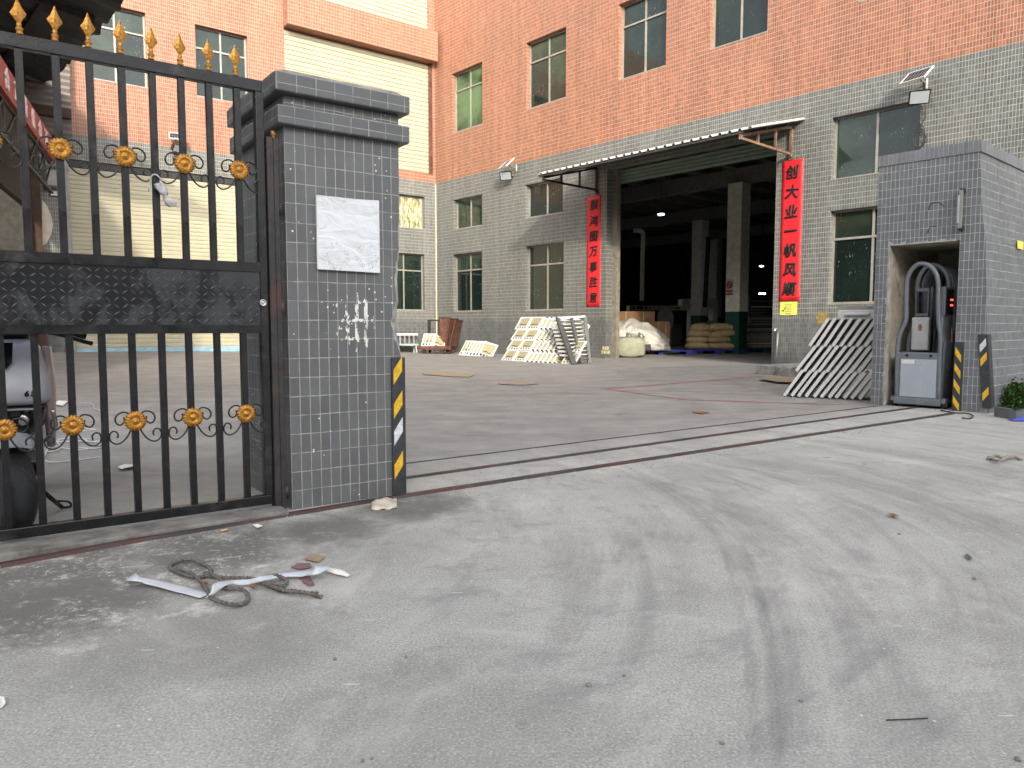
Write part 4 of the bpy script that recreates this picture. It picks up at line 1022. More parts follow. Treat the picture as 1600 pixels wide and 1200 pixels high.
# planter strip and bush at the far right
mb = MB(); c1 = FB @ Vector((1.37, 0.10, 0)); c2 = gnd(1566, 655); c3 = gnd(1660, 668)
def wall_run(mb, pts, th, h):
    for a, b in zip(pts[:-1], pts[1:]):
        d = (b-a).normalized(); s = Vector((-d.y, d.x, 0))*th
        q = [a, b, b+s, a+s]; mb.hexa([(p.x, p.y, -0.02) for p in q]+[(p.x, p.y, h) for p in q])
wall_run(mb, [gnd(1553, 650.5), gnd(1587, 656.5), gnd(1690, 650)], 0.08, 0.105)
tag(mb.build('planter_kerb', tile('kerb_tile', 0.17, 0.083, 0.004, srgb(96, 99, 104), srgb(120, 120, 118), var=0.1)), 'low grey tiled planter edge at the foot of the kiosk side wall', 'kerb')
M_GREENLEAF = plain('bush_leaf', srgb(56, 92, 36), 0.5, var=0.5, sc=16)
bush = thing('shrub', gnd(1600, 640) and Matrix.Translation(gnd(1602, 640)), 'clipped green leafy shrub behind the planter edge at the right', 'shrub')
mb = MB(); cb = gnd(1612, 641)
for i in range(9000):
    p = Vector((random.gauss(0, 0.24), random.gauss(0, 0.16), 0.03+abs(random.gauss(0, 0.16))))
    if p.z > 0.36 - 0.6*p.x*p.x + 0.07*noise.noise(p*9) : continue
    c = cb+p; a = random.uniform(0, 6.3); e = random.uniform(-0.4, 1.0); L_ = random.uniform(0.024, 0.046)
    d = Vector((math.cos(a)*math.cos(e), math.sin(a)*math.cos(e), math.sin(e))); s = d.cross(Vector((random.random(), random.random(), 1))).normalized()*L_*0.32
    mb.face([c, c+d*L_*0.5+s, c+d*L_, c+d*L_*0.5-s])
mb.build('foliage', M_GREENLEAF, bush, fix=False)
mb = MB()
for i in range(26):
    p = cb+Vector((random.gauss(0, 0.2), random.gauss(0, 0.1), 0)); mb.tube([p, p+Vector((random.gauss(0, .05), random.gauss(0, .04), 0.32))], 0.005, 5)
mb.build('stem', M_WOODDARK, bush)
mb = MB(); P = []
b1_ = gnd(1584, 659); 
for i in range(6):
    P.append([b1_+Vector((0.0+0.07*j, -0.02*i+0.03*j*0.3+0.10, 0.01+0.035*math.exp(-((i-2.5)/1.5)**2)*min(1, j/2)+0.008*noise.noise(Vector((i, j, 2))))) for j in range(7)])
tag(mb.grid(P).build('plastic_sheet', M_BLUETARP, solid=0.003), 'crumpled bright blue plastic sheet lying at the right edge of the ground', 'plastic sheet')
mb = MB().tube(catmull([gnd(1470, 641, .01), gnd(1492, 645, .01), gnd(1512, 646, .02), gnd(1520, 650, .015), gnd(1515, 654, .01), gnd(1503, 653, .01)], 6), 0.008, 6)
tag(mb.build('hose', M_RUBBER), 'short black hose end curling on the ground by the kiosk', 'hose')

# ------------------------------------------------------------------ moulded white panels
def panel_mesh_parts(w, h, tk, e=None, simple=False):
    """panel standing in local x (width) - z (height), thickness along y, face towards -y"""
    e = e or 0.085*w
    fr = MB().box(0, e, 0, tk, 0, h).box(w-e, w, 0, tk, 0, h).box(e, w-e, 0, tk, h-e, h).box(e, w-e, 0, tk, 0, e*0.8)
    if not simple: fr.box(e, w-e, tk*0.1, tk*0.9, h*0.24, h*0.24+e*0.4)
    for q in () if simple else (0.28, 0.5, 0.72): fr.box(w*q-e*0.3, w*q+e*0.3, tk*0.12, tk*0.88, e*0.8, h*0.24)
    ins = MB().box(e, w-e, tk*0.45, tk*0.55, h*0.24+e*0.4, h-e)
    dk = MB().box(e, w-e, tk*0.6, tk*0.66, e*0.8, h*0.24)
    handle = MB().prism([(w*0.25, h*0.36), (w*0.45, h*0.42), (w*0.62, h*0.34), (w*0.76, h*0.42), (w*0.76, h*0.46), (w*0.6, h*0.38), (w*0.45, h*0.47), (w*0.25, h*0.42)], tk*0.2, tk*0.44)
    return fr, ins, dk, handle
def make_panel(w, h, tk, M, label, group, inset, e=None):
    t = thing('moulded_panel', M, label, 'panel', group)
    fr, ins, dk, hd = panel_mesh_parts(w, h, tk, e, e is not None)
    fr.build('frame', M_WHITE, t, M); ins.build('inset_plate', inset, t, M); dk.build('slot_back', M_SHADEINS, t, M); hd.build('clip', M_DARKSTEEL, t, M)
    return t
# right-hand stack: three tiers, each row leaning like books; narrow edges face out
q0_ = gnd(1229, 620.5)
FQ = frame(q0_, gnd(1350, 626)-q0_)                    # the row runs along x, panels reach back along y
grp = 'white panels leaning in tiers beside the kiosk'
tiers = [((1227, 619.5), (1257, 580.5), 11, 11.9), ((1246.5, 581), (1276, 541.5), 9, 12.1), ((1266.5, 541.8), (1296, 499.5), 8, 12.4)]
first = None; yo = 0.0
for ti, (b0_, t0_, n_, sp) in enumerate(tiers):
    pb = loc(FQ, *b0_, yo); ptp = loc(FQ, *t0_, yo)
    lean = math.atan2(ptp.x-pb.x, ptp.z-pb.z); hh = math.hypot(ptp.x-pb.x, ptp.z-pb.z)
    nb = loc(FQ, b0_[0]+sp*n_, b0_[1]+(4.5 if ti == 0 else 0), yo); stp = (nb.x-pb.x)/n_
    pb.z = max(0, pb.z)
    for i in range(n_):
        M = FQ @ Matrix.Translation((pb.x+stp*i+random.uniform(-.006, .006), yo+0.025*random.random(), pb.z)) @ Matrix.Rotation(lean+random.uniform(-.025, .025), 4, 'Y') @ Matrix.Rotation(R(90), 4, 'Z')
        pos = ['bottom', 'middle', 'top'][ti]
        if i == 0: lab = f'white moulded panel at the left end of the {pos} tier beside the kiosk'
        else: lab = f'white moulded panel edge on within the {pos} tier of the stack beside the kiosk'
        if first is None: first = make_panel(0.5, hh, 0.042, M, lab, grp, M_SHADEINS, 0.012); h0 = hh
        else: copy_tree(first, M @ Matrix.Diagonal((1, 1, hh/h0, 1)), lab)
# things laid on top of that stack
a = loc(FQ, 1309, 489, 0.3); b = loc(FQ, 1364, 478, 0.3); ztop = loc(FQ, 1310, 497, 0.1).z
tag(MB().box(a.x, b.x+0.12, 0.22, 0.33, ztop+0.115, ztop+0.165).build('timber_baulk', M_TIMBER, None, FQ, bevel=0.005), 'weathered grey timber lying on top of the right panel stack', 'timber')
t = thing('plastic_tub', FQ @ Matrix.Translation(((a.x+b.x)/2, 0.3, ztop)), 'upturned white plastic tub between timber and panels on the right stack', 'tub')
MB().box(a.x+0.02, b.x+0.1, 0.16, 0.42, ztop-0.02, ztop+0.113).build('body', M_WHITE, t, FQ, bevel=0.015)
MB().box(a.x+0.10, a.x+0.42, 0.10, 0.159, ztop+0.03, ztop+0.075).build('rim', M_WHITE, t, FQ, bevel=0.02)

# left-hand stack: slanting tiers of faced panels, then edge-on rows, by the slatted rack
L0 = FR.inverted() @ gnd(783, 563.5); yl = L0.y
grp2 = 'white panels stacked in slanting tiers by the facade'
firstL = None
tl_px = [(783, 563), (791.5, 546), (798, 530.5), (804.5, 514.5)]; tops = [(792, 547), (798.5, 530.5), (805, 515), (811, 496)]
for ti in range(4):
    back = 0.26*ti
    pb = loc(FR, *tl_px[ti], yl+back); ptp = loc(FR, *tops[ti], yl+back+0.26)
    hh = (Vector((ptp.x, ptp.y, ptp.z))-pb).length; tilt = math.atan2(0.26, ptp.z-pb.z)
    pr_ = loc(FR, tl_px[ti][0]+17.5, tl_px[ti][1], yl+back); w_ = pr_.x-pb.x
    ord_ = ['lowest', 'second lowest', 'second highest', 'highest'][ti]
    spots = [(0, 'f'), (1, 'f')] + [(2.0+0.36*k, 'e') for k in range(7)] + ([(4.9, 'f')] if ti in (0, 1) else [(4.45, 'e')])
    for sx, kd in spots:
        x = pb.x+sx*w_*1.02
        if kd == 'f':
            M = FR @ Matrix.Translation((x, yl+back-0.02, pb.z)) @ Matrix.Rotation(-tilt, 4, 'X') @ Matrix.Rotation(R(random.uniform(-2, 2)), 4, 'Z')
            lab = {0: f'white panel with ivory inset in the {ord_} tier by the facade, left end', 1: f'white ivory inset panel, second from the left end of the {ord_} facade tier', 4.9: f'white panel with ivory inset in the {ord_} tier, beside the slatted rack'}[sx]
        else:
            M = FR @ Matrix.Translation((x, yl+back, pb.z)) @ Matrix.Rotation(-tilt, 4, 'X') @ Matrix.Rotation(R(62), 4, 'Z') 
            lab = f'white panel turned edge on in the {ord_} tier of the facade stack'
        if firstL is None: firstL = make_panel(w_, hh, 0.045, M, lab, grp2, M_INSET); hl0 = hh; wl0 = w_
        else: copy_tree(firstL, M @ Matrix.Diagonal((w_/wl0, 1, hh/hl0, 1)), lab)
# the slatted steel rack beside them
rk = [loc(FR, *p, yl+(0.35 if p[1] < 520 else -0.05)) for p in ((872, 497), (897, 565), (914, 494), (921, 560))]
M = FR
t = thing('slatted_rack', FR @ Matrix.Translation((rk[1].x, yl, 0)), 'grey steel slatted rack leaning beside the tiers of white panels', 'rack')
A_, B_, C_, D_ = rk[0], rk[1], rk[2], rk[3]; A_.y = C_.y = yl+0.35
B_.z = 0; 
D_ = loc(FR, 921, 560, yl+0.75); D_.z = 0; C_ = loc(FR, 914, 494.5, yl+1.0)
for p, q, w_ in ((A_, B_, 0.14), (A_.lerp(C_, 0.5), B_.lerp(D_, 0.5), 0.08), (C_, D_, 0.10)):
    MB().bar(p, q, w_, 0.07).build('post', M_RACK, t, FR)
for i in range(1, 12):
    w = i/12; MB().bar(A_.lerp(B_, w), C_.lerp(D_, w), 0.05, 0.035).build('slat', M_RACK, t, FR)
MB().bar(A_, C_, 0.09, 0.06).build('top_slat', M_WHITE, t, FR)
for i in range(10):
    w = (i+0.5)/12+0.02; p = A_.lerp(B_, w); q = C_.lerp(D_, w)
    for k in range(2):
        c_ = p.lerp(q, 0.26+0.48*k)
        MB().box(c_.x-0.45, c_.x-0.04, c_.y-0.16, c_.y+0.16, c_.z-0.035, c_.z+0.02).build('tray', M_WHITE, t, FR)
# row of panels at the foot of the facade, and the small rusty cart with its load
r0 = FR.inverted() @ gnd(716, 555); gr3 = 'white panels in a low row at the foot of the facade'
hh = (loc(FR, 723, 533.5, r0.y+0.35)-r0).length
lastx = loc(FR, 763, 555, r0.y).x; stp = (lastx-r0.x)/9.4
for i in range(7):
    M = FR @ Matrix.Translation((r0.x+stp*i, r0.y+0.12*i*0, 0)) @ Matrix.Rotation(R(-34), 4, 'X') @ Matrix.Rotation(R(0 if i == 0 else 30), 4, 'Z') @ Matrix.Diagonal((0.52/wl0, 1, hh/hl0, 1))
    copy_tree(firstL, M, 'white panel facing out at the left end of the low row by the cart' if i == 0 else 'white panel leaning in the low row between the cart and the tall stack')['group'] = gr3
ct = FR.inverted() @ gnd(655, 551); ct2 = FR.inverted() @ gnd(712, 552)
MC = frame(gnd(678, 553), gnd(712, 553)-gnd(650, 552.5)); wc = (gnd(708, 553)-gnd(652, 553)).length/2
cart = thing('rusty_cart', MC, 'low rusty steel cart with upright posts and rusty boards standing on it', 'cart')
MB().box(-wc, wc, 0, 0.9, 0.20, 0.28).build('deck', M_DARKSTEEL, cart, MC)
MB().box(-wc, wc, -0.03, 0.0, 0.16, 0.29).build('deck_edge', M_RUST, cart, MC)
for x in (-wc+0.25, wc-0.25):
    for y in (0.12, 0.75): MB().lathe([(0.09, -0.03), (0.10, 0), (0.09, 0.03)], MC @ Matrix.Translation((x, y, 0.1)) @ Matrix.Rotation(R(90), 4, 'Y'), 14).build('wheel', M_RUST, cart)
for x in (-wc+0.22, -wc+0.62, -wc+0.95): MB().box(x, x+0.09, 0.6, 0.7, 0.28, 1.22+0.02*x).build('post', M_DARKSTEEL, cart, MC)
MB().box(-wc+0.22, -wc+1.04, 0.6, 0.66, 1.20, 1.26).build('cross_bar', M_DARKSTEEL, cart, MC)
def board(M, w, h, label):
    t = thing('rusty_board', M, label, 'board', 'rusty boards on the cart'); MB().box(0, w, 0, 0.04, 0, h).build('sheet', M_RUST, t, M)
    MB().box(0, w, -0.02, 0, h-0.05, h).box(0, 0.05, -0.02, 0, 0, h-0.05).box(w-0.05, w, -0.02, 0, 0, h-0.05).build('edging', M_WOODDARK, t, M)
board(MC @ Matrix.Translation((0.02, 0.45, 0.28)) @ Matrix.Rotation(R(-6), 4, 'X'), 0.46, 1.08, 'rust brown board standing upright on the cart, facing out')
board(MC @ Matrix.Translation((0.42, 0.1, 0.05)) @ Matrix.Rotation(R(72), 4, 'Z') @ Matrix.Rotation(R(9), 4, 'X'), 0.55, 1.27, 'rust brown board seen edge on at the right end of the cart')
board(MC @ Matrix.Translation((0.52, 0.15, 0.05)) @ Matrix.Rotation(R(78), 4, 'Z') @ Matrix.Rotation(R(14), 4, 'X'), 0.55, 1.22, 'leaning rust brown board, outermost at the right end of the cart')
for i in range(4):
    M = MC @ Matrix.Translation((-0.52+0.13*i, 0.05, 0.285)) @ Matrix.Rotation(R(-38), 4, 'X') @ Matrix.Rotation(R(0 if i == 0 else 32), 4, 'Z') @ Matrix.Diagonal((0.5/wl0, 1, 0.58/hl0, 1))
    copy_tree(firstL, M, 'white panel facing out on the rusty cart' if i == 0 else 'white panel leaning behind another on the rusty cart')['group'] = 'white panels on the rusty cart'
# pale green rail bench
MBn = frame(gnd(618, 551.5), gnd(655, 551)-gnd(618, 551.5)); wb = (gnd(652, 551)-gnd(616, 551.5)).length
bn = thing('rail_bench', MBn, 'pale green metal bench with a railed back, half behind the pillar', 'bench')
MB().box(-0.2, wb, 0, 0.45, 0.28, 0.34).build('seat', plain('pale_green_paint', srgb(150, 178, 164), 0.6), bn, MBn)
MB().box(-0.2, wb+0.1, 0.42, 0.49, 0.66, 0.74).build('back_rail', M_WHITE, bn, MBn)
for i in range(6): MB().box(-0.1+i*(wb/5), -0.04+i*(wb/5), 0.44, 0.48, 0.34, 0.66).build('spindle', M_GREYSTEEL, bn, MBn)
for x in (-0.15, wb-0.1):
    for y in (0.03, 0.4): MB().box(x, x+0.05, y, y+0.05, 0, 0.28).build('leg', M_WHITE, bn, MBn)

# ------------------------------------------------------------------ loads in the doorway
def pallet(M, w, d, label, mat, group='plastic pallets in the loading doorway'):
    t = thing('plastic_pallet', M, label, 'pallet', group)
    s = MB(); 
    for i in range(6): s.box(-w/2, w/2, -d/2+d*i/6+0.01, -d/2+d*(i+1)/6-0.01, 0.12, 0.16)
    s.box(-w/2, w/2, -d/2, -d/2+0.02, 0.11, 0.165).box(-w/2, w/2, d/2-0.02, d/2, 0.11, 0.165)
    s.build('deck', mat, t, M)
    for x in (-w/2+0.12, 0, w/2-0.12):
        for y in (-d/2+0.12, 0, d/2-0.12): MB().box(x-0.11, x+0.11, y-0.1, y+0.1, 0, 0.119).build('foot', mat, t, M, bevel=0.01)
    return t
V0 = (FR.to_3x3() @ Vector((1, 0, 0)))
def camframe(p, off=0.0):      # a frame facing the viewer across the floor, turned by off degrees
    return frame(p, Vector((1, 0, 0))) @ Matrix.Rotation(R(off), 4, 'Z')
pw = (gnd(1057, 556)-gnd(1005, 556)).length
M = camframe(gnd(1030, 553), -4); pallet(M, 2.2, 1.5, 'blue pallet half under the white sheeted load', M_BLUEPAL)
# white sheet over boards
sheetM = camframe(gnd(1002, 554.5), 0)
t = thing('sheeted_load', sheetM, 'boards under a crumpled white plastic sheet in the doorway', 'load')
D0 = sheetM.translation.y
def shp(px_, py_): return Vector(((px_-1002)*D0/F, 0, HCAM+(510-py_)*D0/F))
topc = catmull([shp(*p) for p in ((962, 506), (968, 501), (977, 500), (986, 496.5), (996, 497), (1006, 502), (1018, 504.5), (1030, 510), (1040, 519), (1048, 524), (1052, 532), (1053, 543), (1049, 556))], 5)
botc = catmull([shp(*p) for p in ((962, 527), (968, 529), (976, 531), (984, 530), (990, 532), (998, 536), (1006, 540.5), (1015, 545), (1023, 549), (1031, 552.5), (1038, 555.5), (1043, 557.5), (1047, 559))], 5)
P = []
for i in range(31):
    v_ = i/30; row = []
    for j in range(len(topc)):
        u_ = j/(len(topc)-1)
        if v_ <= 0.8:
            w = v_/0.8; p = botc[j].lerp(topc[j], w)
            bulge = 0.42*math.sin(math.pi*min(1, 0.25+0.75*w))
            y = 0.35-bulge+0.55*w*w
        else:
            w = (v_-0.8)/0.2; p = topc[j].lerp(Vector((topc[j].x, 0, max(0.25, topc[j].z-0.5))), w); y = 0.9+0.5*w
        q = Vector((u_*5, v_*3, 2))
        fold = abs(noise.noise(Vector((u_*9-v_*5, v_*3.2+u_*2, 1))))*0.20+abs(noise.noise(Vector((u_*20+v_*9, v_*8, 4))))*0.07
        edge = min(1, v_*5)
        row.append((p.x+0.03*noise.noise(q*3)*edge, y-fold*edge+0.14*noise.noise(q)*edge, max(0.16, p.z+0.05*noise.noise(q*2)*edge)))
    P.append(row)
MB().grid(P).build('plastic_sheet', plain('white_sheet', srgb(198, 196, 190), 0.35, var=0.05, sc=4), t, sheetM, solid=0.008)
MB().box(-0.75, 0.62, 0.0, 0.8, -0.1, 0.0, Matrix.Translation((0.35, 0.32, 0.42)) @ Matrix.Rotation(R(25), 4, 'Y')).build('board', M_TIMBER, t, sheetM)
MB().box(-0.75, 0.3, -0.2, 0.45, 0.17, 0.38).build('dark_core', M_DARKSTEEL, t, sheetM)
# woven bag
def pillow(mb, w, d, h, T, seed=0, n=12, sag=0.0, pw_=0.35, xe=0.45):
    P1 = []
    rows = 9
    for i in range(rows):
        ph = -math.pi/2+math.pi*i/(rows-1); cz = math.copysign(abs(math.sin(ph))**pw_, math.sin(ph)); cr = max(0.001, math.cos(ph))**pw_
        row = []
        for j in range(28):
            a = 2*math.pi*j/28; cx = math.copysign(abs(math.cos(a))**xe, math.cos(a)); cy = math.copysign(abs(math.sin(a))**xe, math.sin(a))
            p = Vector((w/2*cx*cr, d/2*cy*cr, h/2*cz*(1-0.25*(abs(cx)*abs(cy))**2)))
            k = noise.noise(Vector((p.x*3+seed*7, p.y*3, p.z*3)))
            p *= 1+0.05*k; p.z += 0.02*h*noise.noise(Vector((p.x*9+seed, p.y*9, seed)))*3
            p.z -= sag*(p.x/w)**2
            row.append(T @ p)
        P1.append(row+[row[0]])
    mb.grid(P1); mb.f.append(tuple(range(len(mb.v)-29, len(mb.v)-1))); mb.mi.append(mb.cur); mb.sm.append(True)
bagM = camframe(gnd(985, 559), -6)
bag = thing('woven_bag', bagM, 'pale green woven bag with tied handles in front of the sheeted load', 'bag')
mb = MB(); pillow(mb, 0.96, 0.62, 0.68, Matrix.Translation((0, 0.3, 0.345)), 3, pw_=0.28); mb.build('body', plain('pale_green_weave', srgb(138, 140, 118), 0.6, var=0.15, sc=5, bump=0.6), bag, bagM)
for x in (-0.02, 0.36): 
    mb = MB()
    for k in range(4):
        r_ = 0.05+0.02*k; mb.tube(catmull([(x-r_, 0.2+0.02*k, 0.66), (x-r_*0.7, 0.18, 0.75+0.02*k), (x+r_*0.5, 0.2, 0.76-0.02*k), (x+r_, 0.22+0.02*k, 0.66)], 4), 0.016, 6)
    mb.build('handle', M_GREYSTEEL, bag, bagM)
# cartons behind the sheet
def carton(M, w, d, h, label, name='cardboard_box'):
    t = thing(name, M, label, 'box', 'cardboard boxes inside the doorway'); MB().box(-w/2, w/2, -d/2, d/2, 0, h).build('carton', M_CARD, t, M, bevel=0.008)
    MB().box(-w/2+0.25*w, -w/2+0.25*w+0.03, -d/2-0.003, -d/2-0.0005, 0, h).box(w*0.2, w*0.2+0.03, -d/2-0.003, -d/2-0.0005, 0, h).build('strap', M_TRIM, t, M)
    return t
cM = camframe(gnd(991, 551), 0); P0 = cM.translation
pallet(cM @ Matrix.Translation((0, 0.6, 0)), 1.4, 1.2, 'dark pallet under the big cardboard box behind the sheeted load', M_TEALPAL)
carton(cM @ Matrix.Translation((0.05, 0.6, 0.167)), 1.5, 0.9, 1.42, 'big strapped cardboard box standing behind the sheeted load')
carton(cM @ Matrix.Translation((1.12, 0.5, 0.0)), 0.62, 0.5, 1.20, 'narrow cardboard carton right of the big strapped box')
# sacks on a blue pallet
sM = camframe(gnd(1128, 553), 8) 
pallet(sM @ Matrix.Translation((-0.15, 0.55, 0)), 2.05, 1.15, 'blue pallet carrying the stack of kraft sacks', M_BLUEPAL)
sk = [(-0.62,0.10,0,0.80,'left'),(-0.60,0.15,1,0.80,'left'),(-0.55,0.12,2,0.78,'left'),(-0.50,0.14,3,0.66,'left'),
      (0.22,0.0,0,1.15,'right'),(0.26,0.02,1,1.15,'right'),(0.30,0.0,2,1.10,'right'),(0.20,0.03,3,1.08,'right')]
ordn = ['lowest', 'second lowest', 'second highest', 'topmost']
s0 = None
for x, y, lv, w, side in sk:
    M = sM @ Matrix.Translation((x-0.12, 0.42+y, 0.165+0.135+lv*0.225)) @ Matrix.Rotation(R(random.uniform(-20, 20)), 4, 'Z') @ Matrix.Rotation(R(random.uniform(-6, 6)), 4, 'Y')
    lab = f'kraft sack, {ordn[lv]} of the {side} pile on the blue pallet'
    if s0 is None:
        s0 = thing('kraft_sack', M, lab, 'sack', 'kraft sacks on the blue pallet'); mb = MB(); pillow(mb, 1.16, 0.78, 0.33, I4, 1, sag=0.14, pw_=0.8, xe=0.72); mb.build('body', M_SACK, s0, M)
        MB().box(-0.08, 0.12, -0.372, -0.366, -0.06, 0.05).build('printed_mark', plain('pink_print', srgb(190, 150, 140), 0.8), s0, M)
        s0.matrix_basis = M @ Matrix.Diagonal((w/1.1, 1, 1, 1)); WM[s0.name] = M
    else: copy_tree(s0, M @ Matrix.Diagonal((w/1.1, 1, 1, 1)), lab)
copy_tree(s0, camframe(gnd(1183, 548), 10) @ Matrix.Translation((0, 0.5, 0.17)) @ Matrix.Diagonal((0.6, 1, 1.2, 1)), 'single kraft sack slumped on the floor right of the sack pallet')
# boards and sheet stacks at the right of the doorway
bM = camframe(gnd(1192, 551.5), 6)
pallet(bM @ Matrix.Translation((0.3, 1.0, 0)), 1.5, 1.2, 'teal pallet under the sheet stack just inside the right door jamb', M_TEALPAL)
z = 0.17
lays = [(1.5, M_CARD, 'brown'), (1.45, M_GREYSTEEL, 'grey'), (1.5, M_WHITE, 'white'), (1.4, M_GREYSTEEL, 'thin grey'), (1.5, M_WHITE, 'upper white'), (1.2, M_CARD, 'thick brown'), (1.25, M_CARD, 'top brown')]
t = thing('sheet_stack', bM @ Matrix.Translation((0.1, 1.0, 0.167)), 'stack of cardboard and white sheets on the teal pallet inside the door', 'sheet stack')
rng = random.Random(3)
for k in range(22):
    th = rng.choice((0.03, 0.05, 0.09)); w_ = rng.uniform(0.85, 1.35)
    MB().box(-0.35-rng.random()*0.08, -0.35+w_, 0.4, 1.3, z, z+th-0.004).build('layer', rng.choice((M_CARD, M_WHITE, M_GREYSTEEL, M_TIMBER, M_INDARK)), t, bM @ Matrix.Rotation(R(rng.uniform(-2, 2)), 4, 'Z')); z += th
z += 0.05
for k in range(7): MB().box(-0.32, 0.4+rng.random()*0.3, 0.6, 1.3, z, z+0.04).build('layer', rng.choice((M_WHITE, M_INDARK, M_GREYSTEEL)), t, bM); z += 0.11
MB().box(-0.36, -0.30, 0.5, 1.3, 0.17, z).build('rack_post', M_DARKSTEEL, t, bM)
# machine bench deep in the hall
mM = camframe(gnd(1040, 541), 2)
mc = thing('printing_machine', mM, 'long white machine with control labels and a round drum, deep in the hall', 'machine')
dpt = mM.translation.y; kx = dpt/F
def mx(px): return (px-1040)*kx
def mz(py): return HCAM+(510-py)*kx
MB().box(mx(985), mx(1090), 0.5, 1.3, mz(484), mz(477)).build('beam', M_INWHITE, mc, mM)
MB().box(mx(1083), mx(1091), 0.5, 1.3, 0.02, mz(484)).build('leg', M_INWHITE, mc, mM, bevel=0.02)
MB().box(mx(985), mx(992), 0.5, 1.3, 0.02, mz(484)).build('leg', M_INWHITE, mc, mM, bevel=0.02)
MB().box(mx(985), mx(1080), 0.6, 1.2, mz(530), mz(526)).build('shelf', M_INDARK, mc, mM)
MB().box(mx(1052), mx(1070), 0.48, 1.0, 0.02, mz(506)).build('cabinet', M_GREYSTEEL, mc, mM, bevel=0.02)
MB().lathe([(0.62, -0.1), (0.7, -0.05), (0.7, 0.05), (0.62, 0.1)], mM @ Matrix.Translation((mx(1041), 0.3, mz(500))) @ Matrix.Rotation(R(90), 4, 'X') @ Matrix.Diagonal((0.62, 1, 1, 1)), 24).build('drum', M_INWHITE, mc)
for p0_, p1_, mt in ((986, 995, M_SIGNRED), (997, 1007, M_SCREEN), (1009, 1014, M_BLUEPAL), (1016, 1020, M_GREYSTEEL)):
    MB().box(mx(p0_), mx(p1_), 0.492, 0.499, mz(482.7), mz(478.2)).build('control_label', mt, mc, mM)
text('503', 0.2, mM @ Matrix.Translation((mx(1050), 0.49, mz(480.4))) @ TXT, mc, M_INK, 'lettering', 0.004)
for k in range(4): MB().box(mx(1056.5+k*2.4), mx(1058.2+k*2.4), 0.492, 0.499, mz(482.5), mz(478.6)).build('red_mark', M_SIGNRED, mc, mM)
m2 = camframe(gnd(1100, 540), 0)
t = thing('white_cabinet', m2, 'white machine cabinet left of the green and white column', 'machine')
kx2 = m2.translation.y/F
MB().box(-30*kx2, 27*kx2, 0.8, 1.8, 1+(510-480)*kx2, 1+(510-466)*kx2).build('upper_body', M_INWHITE, t, m2, bevel=0.02)
MB().box(-8*kx2, 24*kx2, 0.6, 1.8, 1+(510-510)*kx2, 1+(510-500)*kx2).build('bench_top', M_INWHITE, t, m2, bevel=0.01)
MB().box(19*kx2, 26*kx2, 0.7, 1.6, 0.0, 1+(510-480)*kx2).build('upright', M_INWHITE, t, m2)
MB().box(-8*kx2, 18*kx2, 0.8, 1.6, 0.0, 0.99).build('lower_body', M_INDARK, t, m2)
# pipes and lamps in the hall
px_ = FR.inverted() @ Vector((4.1*1.62, 23.3*1.62, 0))
t = MB()
def hall(x, y, d): # point on sight line at ground depth d
    r = ray(x, y); return EYE+r*(d/r.y)
pp = [hall(1003, 470, 34), hall(1004, 400, 34), hall(1005, 368, 34), hall(1001, 361, 34), hall(990, 360, 34)]
t.tube(catmull(pp, 4), 0.10, 8)
tag(t.build('duct_pipe', M_INWHITE), 'bent white duct pipe rising in the dark left of the hall', 'pipe')
t = MB().tube([hall(1101, 480, 36), hall(1107, 370, 36)], 0.11, 8)
tag(t.build('duct_pipe', M_INDARK), 'straight dark duct rising behind the machines in the hall', 'pipe')
def hall_lamp(x, y, d, label, w=0.26):
    p = hall(x, y, d); M = Matrix.Translation(p)
    t = thing('hall_lamp', M, label, 'lamp', 'lit lamps in the hall')
    MB().lathe([(0.06, 0.16), (0.10, 0.12), (w/2, 0.02), (w/2, 0.0)], M, 16).build('shade', M_DARKSTEEL, t)
    MB().lathe([(w/2*0.9, -0.05), (w/2*0.95, -0.004)], M, 16).build('bulb', M_LAMP, t)
    MB().tube([p+Vector((0, 0, 0.16)), p+Vector((0, 0, max(0.3, 6.75-p.z)))], 0.012, 5).build('cord', M_DARKSTEEL, t)
hall_lamp(1033, 334, 30, 'lit hall lamp nearest the ceiling beam, left of the column')
hall_lamp(1190, 415, 36, 'small lit hall lamp right of the column, upper one', 0.2)
hall_lamp(1191, 458, 33, 'lit hall lamp right of the column, lower one', 0.3)
# no smoking sign on the column
fc = FR @ Matrix.Translation((COLX-0.29, COLY-0.293, 0))
pA = loc(FR, 1130.5, 437, COLY-0.293); pB = loc(FR, 1145.5, 461, COLY-0.293)
pB.x = min(pB.x, COLX+0.27); pA.x = max(pA.x, COLX-0.27)
yy = COLY-0.297
t = thing('no_smoking_sign', FR @ Matrix.Translation(((pA.x+pB.x)/2, yy, pB.z)), 'white no smoking sign with a red ring on the hall column', 'sign')
MB().box(pA.x, pB.x, yy-0.008, yy, pB.z, pA.z).build('plate', M_TRIM, t, FR)
cxs, czs = (pA.x+pB.x)/2, pA.z-(pA.z-pB.z)*0.36; rs = min((pB.x-pA.x)*0.36, (pA.z-pB.z)*0.28)
MB().tube([(cxs+rs*math.cos(a*math.pi/12), yy-0.012, czs+rs*math.sin(a*math.pi/12)) for a in range(24)], 0.025, 6, closed=True).bar((cxs-rs*0.7, yy-0.012, czs+rs*0.7), (cxs+rs*0.7, yy-0.012, czs-rs*0.7), 0.02, 0.045).build('red_ring', M_SIGNRED, t, FR)
MB().bar((cxs-rs*0.5, yy-0.01, czs), (cxs+rs*0.45, yy-0.01, czs), 0.01, 0.05).build('cigarette', M_INK, t, FR)
MB().box(pA.x+0.01, pB.x-0.01, yy-0.010, yy-0.0085, pB.z+0.01, pB.z+(pA.z-pB.z)*0.30).build('red_band', M_SIGNRED, t, FR)
